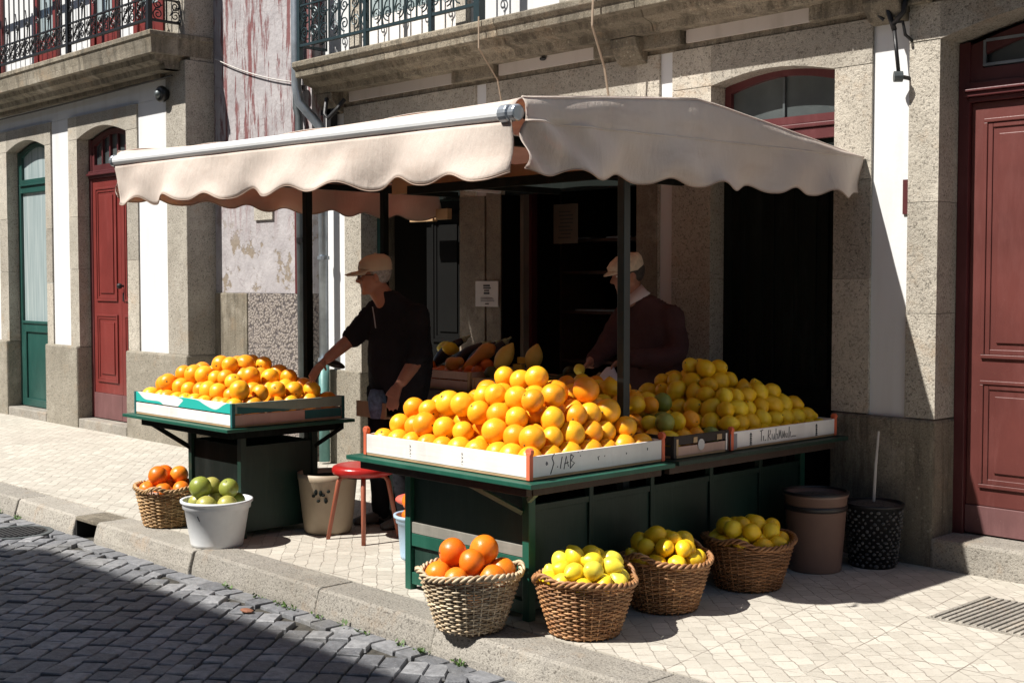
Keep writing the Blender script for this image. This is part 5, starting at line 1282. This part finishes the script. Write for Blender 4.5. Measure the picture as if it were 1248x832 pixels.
# aubergines
def taper(name, pts, rad, mat, label, cat, group=None, cap=None):
    t = empty(name, pts[0], label, cat, group); q = MB(); n = len(pts)
    q.tube(pts, rad, 14); q.build('skin', mat, t, smooth=True)
    if cap:
        q = MB(); a_ = Vector(pts[-1]); b_ = Vector(pts[-2]); d = (a_ - b_).normalized(); q.tube([a_ - d * .03, a_ - d * .008, a_ + d * .012, a_ + d * .035], [rad[-1] * 1.55, rad[-1] * 1.25, .010, .008], 10); q.build('calyx', cap, t, smooth=True)
    return t
def bez(p0, p1, lift, n=9):
    p0 = Vector(p0); p1 = Vector(p1); return [p0.lerp(p1, i / (n - 1)) + Vector((0, 0, lift * math.sin(math.pi * i / (n - 1)))) for i in range(n)]
ER = [.012, .035, .044, .046, .043, .036, .029, .023, .018]
for i, (a_, b_) in enumerate((((-6.92, 5.78, .90), (-6.80, 5.98, 1.09)), ((-6.74, 5.80, .90), (-6.58, 5.98, 1.06)), ((-6.62, 5.82, .90), (-6.46, 6.0, 1.07)), ((-6.46, 5.84, .90), (-6.37, 5.98, 1.09)))):
    taper('aubergine', bez(a_, b_, .02), ER, 'eggplant_skin', 'glossy black aubergine, %s from left in the back crate' % ORD[i], 'aubergine', 'aubergines in the back crate', 'calyx')
SR = [.012, .045, .055, .052, .040, .034, .032, .028, .012]
taper('squash', bez((-6.42, 5.62, .90), (-6.30, 5.80, 1.06), .01), SR[::-1], 'squash_skin', 'long orange squash leaning at right of the aubergines', 'squash')
taper('squash', bez((-6.55, 5.60, .91), (-6.42, 5.62, .96), .01), SR, 'squash_skin', 'short orange squash lying in front of the aubergines', 'squash')
MR = [.006, .028, .045, .055, .058, .055, .045, .028, .006]
taper('melon', bez((-6.10, 5.62, .90), (-6.04, 5.72, 1.09), .0), MR, 'melon_skin', 'pointed yellow melon, left of the pair in the shade', 'melon')
taper('melon', bez((-5.88, 5.72, .91), (-5.85, 5.76, 1.09), .0), MR, 'melon_skin', 'pointed yellow melon, right of the pair in the shade', 'melon')
q = MB(); q.box(-6.0, 5.72, .96, -5.93, 5.75, 1.0); q.box(-6.02, 5.70, .905, -5.94, 5.73, .955); tag(q.build('price_card', 'melon_skin', loc=(-5.97, 5.72, .9)), 'two small yellow cards stuck between the melons', 'card')
put_fruit('bright_lemon', (-6.93, 5.90, 1.02), .05, 'left of two sunlit lemons on top of the back crate', 'lemon', 'lemons on the back crate')
put_fruit('bright_lemon', (-6.83, 5.86, 1.02), .05, 'right of two sunlit lemons on top of the back crate', 'lemon', 'lemons on the back crate')

for o in list(COL.objects):
    if o.parent is None and o.get('category') in ('table', 'crate', 'tomato', 'avocado', 'aubergine', 'squash', 'melon', 'card', 'lemon') and o.location.x < -5.4 and o.location.y > 5.4: o.location.z += .07
# ============================================================ people
AXR = Vector((.687, .7266, 0)); AXC = Vector((.7266, -.687, 0))   # picture right, towards the camera
def person(P, label, spec):
    root = empty('person', P, label, 'person'); P = Vector(P)
    W = lambda p: P + AXR * p[0] + AXC * p[1] + Vector((0, 0, p[2]))
    D = lambda p: AXR * p[0] + AXC * p[1] + Vector((0, 0, p[2] if len(p) > 2 else 0))
    def limb(q, pts, rs, n=14, sub=4):
        # smooth tapered limb: Catmull-like resample
        pp = [W(p) for p in pts]; out = []; ro = []
        for i in range(len(pp) - 1):
            p0 = pp[max(i - 1, 0)]; p1 = pp[i]; p2 = pp[i + 1]; p3 = pp[min(i + 2, len(pp) - 1)]
            for k in range(sub):
                t = k / sub; out.append(.5 * ((2 * p1) + (p2 - p0) * t + (2 * p0 - 5 * p1 + 4 * p2 - p3) * t * t + (3 * p1 - p0 - 3 * p2 + p3) * t ** 3)); ro.append(rs[i] * (1 - t) + rs[i + 1] * t)
        out.append(pp[-1]); ro.append(rs[-1])
        q.tube(out, ro, n); q.ball(pp[0], rs[0], 12, 8); q.ball(pp[-1], rs[-1], 12, 8)
    def trunk(q, secs, grow=0):
        sh = spec['sh']; su = D((sh[0], sh[1])).normalized(); fu = Vector((0, 0, 1)).cross(su)
        q.rings([(W(c), su * (w_ + grow), fu * (d_ + grow)) for c, w_, d_ in secs], 24)
    def hand(q, wr, mid, tip, spread, thumb, k=1.0):
        wr = W(wr); mid = W(mid); tip = W(tip); d = (mid - wr).normalized(); s = D(spread); s = (s - d * s.dot(d)).normalized(); n_ = d.cross(s)
        q.rings([(wr - d * .02, s * .026, n_ * .019), (wr + d * .02, s * .032, n_ * .017), (mid - d * .01, s * .040, n_ * .014), (mid + d * .006, s * .038, n_ * .011)], 14)
        dt = (tip - mid)
        for i, ln in enumerate((.86, 1.0, .96, .76)):
            b0 = mid + s * (-.029 + .0195 * i); e = b0 + dt * ln; m1 = b0.lerp(e, .45) + (mid - wr).normalized() * .012 + s * (-.004 + .0025 * i) * i
            e += s * (-.006 + .004 * i)
            q.tube([b0 - d * .02, b0, m1, e], [.0095, .0098, .0088, .0072], 8); q.ball(e, .0072, 8, 6)
        t0 = wr + d * .02 - s * .026 ; t1 = t0 + D(thumb) * .5 ; t2 = t0 + D(thumb)
        q.tube([t0, t1, t2], [.014, .0115, .0085], 8); q.ball(t2, .0085, 8, 6)
    # ---- body: one continuous skin
    q = MB(); trunk(q, [(c, w_ - .025, d_ - .025) for c, w_, d_ in spec['trunk']])
    for arm in spec['arms']: limb(q, arm['p'], arm['r']); hand(q, *arm['hand'])
    for leg in spec['legs']: limb(q, leg['p'], [r_ * .8 for r_ in leg['r']])
    hd = spec['head']; hc = W(hd['c']); f = D(hd['f']).normalized(); upv = Vector((0, 0, 1)); upv = (upv - f * upv.dot(f)).normalized(); sd_ = f.cross(upv)
    H = lambda a, b_, c_: hc + f * a + sd_ * b_ + upv * c_
    limb(q, [spec['neck0'], hd['neck']], [.072, .064])
    q.rings([(H(-.005, 0, .125), f * .02, sd_ * .02), (H(-.01, 0, .112), f * .062, sd_ * .052), (H(-.008, 0, .08), f * .088, sd_ * .070), (H(-.004, 0, .04), f * .096, sd_ * .076), (H(-.0, 0, 0), f * .095, sd_ * .075), (H(.006, 0, -.035), f * .086, sd_ * .070), (H(.016, 0, -.07), f * .073, sd_ * .060), (H(.030, 0, -.095), f * .055, sd_ * .044), (H(.042, 0, -.112), f * .032, sd_ * .026)], 22)
    q.rings([(H(.082, 0, .022), f * .008, sd_ * .009), (H(.100, 0, -.005), f * .012, sd_ * .012), (H(.110, 0, -.026), f * .015, sd_ * .017), (H(.090, 0, -.036), f * .012, sd_ * .014)], 10)     # nose
    q.ball(H(.086, 0, .030), .02, 12, 8, .6, 2.2, .5, rot=Matrix((f, sd_, upv)).transposed())       # brow
    q.ball(H(.084, 0, -.055), .013, 10, 7, .9, 1.7, .45, rot=Matrix((f, sd_, upv)).transposed()); q.ball(H(.082, 0, -.068), .012, 10, 7, .9, 1.5, .45, rot=Matrix((f, sd_, upv)).transposed())   # lips
    q.ball(H(.074, 0, -.098), .018, 10, 7)
    for s_ in (-1, 1):
        q.ball(H(-.012, s_ * .078, -.012), .028, 12, 8, .6, .28, 1.15, rot=Matrix((f, sd_, upv)).transposed())
        q.ball(H(.060, s_ * .036, -.022), .022, 10, 7)
    remeshed(q, 'body', ['skin'], root, .0075, 3)
    # eyes, hair
    for s_ in (-1, 1):
        e = MB().ball(H(.073, s_ * .031, .008), .0125, 12, 8); e.build('eye', 'eye_white', root, smooth=True)
    q = MB(); R3 = Matrix((f, sd_, upv)).transposed()
    q.ball(H(-.022, 0, .03), .1, 24, 14, .90, .80, .98, rot=R3)
    hz = hd['hair']
    def cuthair(mbx, keep):
        nf = [fc for fc in mbx.f if keep(sum((Vector(mbx.v[i]) for i in fc), Vector()) / len(fc))]; mbx.f = nf; mbx.mi = [0] * len(nf)
    cuthair(q, lambda p: ((p - hc).dot(f) < .035 - .5 * max(0, .05 - (p - hc).dot(upv)) and (p - hc).dot(upv) > -.05))
    q.build('hair', hz, root, smooth=True, solid=.006)
    # ---- shirt
    q = MB(); trunk(q, spec['trunk'], 0)
    for arm in spec['arms']: k = arm['cut']; limb(q, arm['p'][:k] + [arm['cuff']], [r_ + .016 for r_ in arm['r'][:k]] + [arm['r'][k] + .018])
    dsp = lambda c: .014 * noise.noise(c * 7) + .008 * abs(noise.noise(Vector((c.x * 11, c.y * 11, c.z * 16)))) + .004 * noise.noise(Vector((c.x * 22, c.y * 22, c.z * 7)))
    remeshed(q, spec['top'], [spec['topm']], root, .012, 4, disp=dsp)
    # ---- trousers
    q = MB(); trunk(q, [((c[0], c[1], c[2]), w_ - .004, d_ - .004) for c, w_, d_ in spec['trunk'][:2]])
    for leg in spec['legs']: limb(q, leg['p'], leg['r'])
    remeshed(q, 'trousers', [spec['legm']], root, .014, 3, disp=dsp)
    for leg in spec['legs']:
        a_ = W(leg['p'][-1]); tf = D(leg['toe']).normalized(); sd2 = tf.cross(Vector((0, 0, 1)))
        b_ = MB(); g0 = Vector((a_.x, a_.y, P.z))
        b_.rings([(g0 - tf * .07 + Vector((0, 0, .045)), sd2 * .028, Vector((0, 0, .038))), (g0 - tf * .03 + Vector((0, 0, .052)), sd2 * .042, Vector((0, 0, .05))), (g0 + tf * .06 + Vector((0, 0, .040)), sd2 * .045, Vector((0, 0, .038))), (g0 + tf * .14 + Vector((0, 0, .032)), sd2 * .046, Vector((0, 0, .030))), (g0 + tf * .19 + Vector((0, 0, .024)), sd2 * .030, Vector((0, 0, .020)))], 16)
        b_.build('shoe', 'shoe', root, smooth=True)
    # ---- cap
    cm = spec['capm']; q = MB()
    if spec['captype'] == 'baseball':
        q.rings([(H(-.012, 0, .030), f * .108, sd_ * .088), (H(-.014, 0, .060), f * .110, sd_ * .090), (H(-.016, 0, .095), f * .103, sd_ * .085), (H(-.020, 0, .118), f * .084, sd_ * .070), (H(-.022, 0, .133), f * .055, sd_ * .046), (H(-.022, 0, .139), f * .012, sd_ * .01)], 28)
        q.build('cap', cm, root, smooth=True)
        vs = []; nA = 16
        for (rr_, drop) in ((0, 0), (.5, -.004), (1, -.016)):
            for i in range(nA + 1):
                a = -1.25 + 2.5 * i / nA; base = H(-.012 + .107 * math.cos(a), .087 * math.sin(a), .040 ); ext = .088 * math.cos(a * .95) * rr_
                vs.append(base + f * max(ext, 0) + upv * (drop - .012 * abs(math.sin(a)) * rr_))
        fs = [(r_ * (nA + 1) + i, r_ * (nA + 1) + i + 1, (r_ + 1) * (nA + 1) + i + 1, (r_ + 1) * (nA + 1) + i) for r_ in range(2) for i in range(nA)]
        MB().add(vs, fs).build('cap_brim', cm, root, smooth=True, solid=.005)
        MB().ball(H(-.022, 0, .140), .008, 8, 6).build('cap_button', cm, root, smooth=True)
        MB().tube([H(.098, -.07, .012), H(.104, -.03, .012), H(.104, .03, .012), H(.098, .07, .012), H(.0, .08, .008)], .003, 6).build('glasses', 'black_plastic', root)
        g_ = MB(); g_.tube([H(.098, -.07, .012), H(-.0, -.082, .008)], .003, 6)
        for s_ in (-1, 1): g_.ball(H(.100, s_ * .034, .002), .024, 14, 8, .18, 1, .8, rot=R3)
        g_.build('lenses', 'lens', root, smooth=True)
    else:
        q.rings([(H(.0, 0, .022), f * .106, sd_ * .088), (H(.002, 0, .045), f * .114, sd_ * .096), (H(.004, 0, .070), f * .116, sd_ * .096), (H(-.008, 0, .100), f * .100, sd_ * .082), (H(-.022, 0, .125), f * .070, sd_ * .06), (H(-.03, 0, .134), f * .02, sd_ * .02)], 28)
        q.build('cap', cm, root, smooth=True)
        vs = []; nA = 14
        for rr_ in (0, 1):
            for i in range(nA + 1):
                a = -1.1 + 2.2 * i / nA; base = H(.0 + .100 * math.cos(a), .080 * math.sin(a), .050 if rr_ == 0 else .024)
                vs.append(base + f * (.052 * math.cos(a) * rr_))
        MB().add(vs, [(i, i + 1, nA + 2 + i, nA + 1 + i) for i in range(nA)]).build('cap_brim', cm, root, smooth=True, solid=.008)
    if 'collar' in spec:
        q = MB(); n0 = W(spec['neck0']); n1 = W(spec['head']['neck']); dd = (n1 - n0).normalized(); u1 = dd.cross(AXC).normalized(); u2 = dd.cross(u1)
        vs = []; 
        for (t_, r_) in ((.25, .090), (.45, .078), (.78, .068), (.74, .064)):
            for i in range(25):
                a = 2 * math.pi * i / 24; vs.append(n0.lerp(n1, t_ + (.12 * math.cos(a) if t_ > .5 else 0)) + u1 * r_ * math.cos(a) + u2 * r_ * math.sin(a))
        q.add(vs, [(r_ * 25 + i, r_ * 25 + i + 1, (r_ + 1) * 25 + i + 1, (r_ + 1) * 25 + i) for r_ in range(3) for i in range(24)]); q.build('collar', 'shirt_white', root, smooth=True, solid=.004)
    if 'patch' in spec:
        q = MB(); q.rings([(W(c), AXR * a, AXC * b_) for c, a, b_ in spec['patch']], 18); q.build('sunlit_patch', 'jeans', root, smooth=True)  # lighter blue lump paints a sunlit spot on the dark trousers
    if 'zip' in spec:
        MB().tube([W(p) for p in spec['zip']], .0035, 5).build('zip', 'steel', root)
    return root, W
# left vendor: faces left in the picture, right arm reaching to the crate, left arm hanging
P1 = (-6.43, 5.03, 0)
V1, W1 = person(P1, 'man in tan cap, glasses and black sweater reaching over the oranges', dict(
    sh=(.82, .57), top='sweater', topm='sweater_black', legm='trousers', capm='cap_tan', captype='baseball',
    trunk=[((.05, 0, .80), .185, .14), ((.05, 0, .92), .21, .17), ((.05, .0, 1.05), .225, .185), ((.045, .0, 1.18), .215, .17), ((.04, -.01, 1.29), .195, .145), ((.03, -.02, 1.37), .165, .115), ((.01, -.02, 1.43), .13, .095), ((-.025, -.02, 1.475), .085, .078), ((-.04, -.02, 1.50), .075, .072)],
    arms=[dict(p=[(-.105, -.11, 1.365), (-.225, -.09, 1.235), (-.405, .02, 1.075)], r=[.066, .052, .034], cut=1, cuff=(-.255, -.07, 1.205), hand=((-.42, .03, 1.06), (-.475, .07, 1.00), (-.51, .10, .93), (.5, -.6, .1), (.03, .05, -.06))),
          dict(p=[(.165, .09, 1.345), (.185, .17, 1.13), (.085, .27, .945)], r=[.066, .056, .035], cut=2, cuff=(.145, .215, 1.07), hand=((.065, .275, .925), (.035, .295, .85), (.02, .30, .765), (.9, .2, 0), (-.045, .02, -.05)))],
    legs=[dict(p=[(-.07, -.06, .85), (-.09, -.04, .48), (-.08, -.08, .07)], r=[.10, .072, .058], toe=(-.9, .5)), dict(p=[(.11, .05, .85), (.07, .08, .48), (.10, .06, .07)], r=[.105, .074, .06], toe=(-.8, .6))],
    neck0=(-.03, -.01, 1.42), head=dict(c=(-.115, .0, 1.595), f=(-1, .10, -.10), neck=(-.095, -.01, 1.52), hair='hair_gray'),
    patch=[((-.085, .10, .70), .045, .05), ((-.085, .11, .76), .055, .06), ((-.085, .11, .83), .06, .06), ((-.085, .10, .88), .045, .05)],
    zip=[(-.115, .085, 1.40), (-.10, .12, 1.33), (-.09, .145, 1.27)]))
# right vendor: stoops a little, both hands on a bag
P2 = (-5.20, 6.02, 0)
V2, W2 = person(P2, 'man in cream flat cap and dark brown sweater filling a plastic bag', dict(
    sh=(.80, .60), top='sweater', topm='sweater_brown', legm='trousers', capm='cap_cream', captype='flat',
    trunk=[((.07, 0, .80), .185, .14), ((.07, 0, .92), .20, .16), ((.07, .0, 1.05), .21, .17), ((.07, .0, 1.18), .21, .165), ((.06, .0, 1.29), .195, .15), ((.05, -.0, 1.375), .165, .12), ((.03, -.0, 1.43), .125, .095), ((.0, -.0, 1.47), .08, .075)],
    arms=[dict(p=[(-.09, -.10, 1.34), (-.215, -.02, 1.15), (-.315, .12, 1.075)], r=[.066, .054, .034], cut=2, cuff=(-.30, .10, 1.08), hand=((-.325, .14, 1.07), (-.36, .19, 1.045), (-.40, .22, 1.0), (.4, -.5, .3), (.04, .05, -.01))),
          dict(p=[(.165, .09, 1.34), (.185, .20, 1.12), (-.10, .30, 1.10)], r=[.068, .058, .036], cut=2, cuff=(-.07, .295, 1.10), hand=((-.12, .305, 1.095), (-.185, .31, 1.07), (-.215, .31, .995), (.1, .6, .3), (-.02, .05, -.05)))],
    legs=[dict(p=[(-.04, -.06, .85), (-.05, -.04, .48), (-.04, -.06, .07)], r=[.10, .072, .058], toe=(-.9, .4)), dict(p=[(.14, .05, .85), (.12, .08, .48), (.14, .06, .07)], r=[.105, .074, .06], toe=(-.8, .5))],
    neck0=(-.01, -.0, 1.42), head=dict(c=(-.085, .0, 1.60), f=(-1, .22, -.22), neck=(-.065, -.0, 1.52), hair='hair_dark'),
    collar=[(-.085, .085, 1.36), (-.055, .085, 1.375), (.03, .055, 1.50), (.015, .06, 1.47), (.05, .0, 1.47), (.05, .0, 1.50)]))
# plastic bag in his hands
bgc = W2((-.22, .33, .93)); q = MB()
q.rings([(bgc + Vector((0, 0, .12)), AXR * .02, AXC * .015), (bgc + Vector((0, 0, .09)), AXR * .045, AXC * .035), (bgc + Vector((0, 0, .04)), AXR * .08, AXC * .06), (bgc + Vector((0, 0, -.02)), AXR * .10, AXC * .075), (bgc + Vector((0, 0, -.07)), AXR * .09, AXC * .07), (bgc + Vector((0, 0, -.10)), AXR * .04, AXC * .03)], 22)
q.v = [tuple(Vector(v) + Vector(v).normalized() * 0 + Vector((1, 1, 1)) * .012 * noise.noise(Vector(v) * 22)) for v in q.v]
tag(q.build('plastic_bag', 'plastic_bag', loc=bgc - Vector((0, 0, .1)), smooth=True), 'crumpled white plastic bag held by the man in the flat cap', 'bag')
cbp = W2((-.30, .30, 1.0)); tag(MB().add([cbp + AXR * -.09 + Vector((0, 0, -.09)), cbp + AXR * .02 + Vector((0, 0, .02)), cbp + AXR * .06 + Vector((0, 0, .0)), cbp + AXR * -.04 + Vector((0, 0, -.12))], [(0, 1, 2, 3)]).build('paper_sheet', 'cardboard', loc=cbp, solid=.004), 'brown paper wrapper beside the plastic bag', 'paper')
put_fruit('bright_lemon', W2((-.395, .235, 1.03)), .036, 'lemon held in the hand of the man in the flat cap', 'lemon', None)
# black scoops and a wooden tray at the right end of the small table
q = empty('hand_scoop', (-6.62, 4.95, .80), 'black rounded scoop on a grey handle behind the small crate', 'scoop')
c0 = Vector((-6.75, 4.80, 1.035)); q1 = MB(); q1.ball(c0, .06, 16, 10, 1.35, .8, .42, rot=Matrix((AXR, AXC, Vector((0, 0, 1)))).transposed() @ Matrix.Rotation(.35, 3, 'Y')); q1.build('head', 'black_plastic', q, smooth=True)
q1 = MB(); q1.tube([c0 - AXR * .07 + Vector((0, 0, .01)), c0 - AXR * .12 - Vector((0, 0, .10)), c0 - AXR * .13 - Vector((0, 0, .20))], [.016, .02, .018], 10); q1.build('handle', 'zinc_dark', q, smooth=True)
tr_ = empty('wooden_tray', (-6.45, 4.85, .78), 'open brown wooden tray behind the right end of the teal crate', 'tray')
q1 = MB(); q1.box(-6.62, 4.90, .70, -6.32, 5.14, .712); q1.build('base', 'raw_wood', tr_)
q1 = MB(); q1.box(-6.62, 4.885, .70, -6.32, 4.8985, .80); q1.box(-6.62, 5.141, .70, -6.32, 5.153, .80); q1.build_each('side', 'raw_wood', tr_)
q1 = MB(); q1.box(-6.55, 4.98, 0, -6.51, 5.02, .70); q1.box(-6.40, 4.98, 0, -6.36, 5.02, .70); q1.build('leg', 'green_black', tr_)
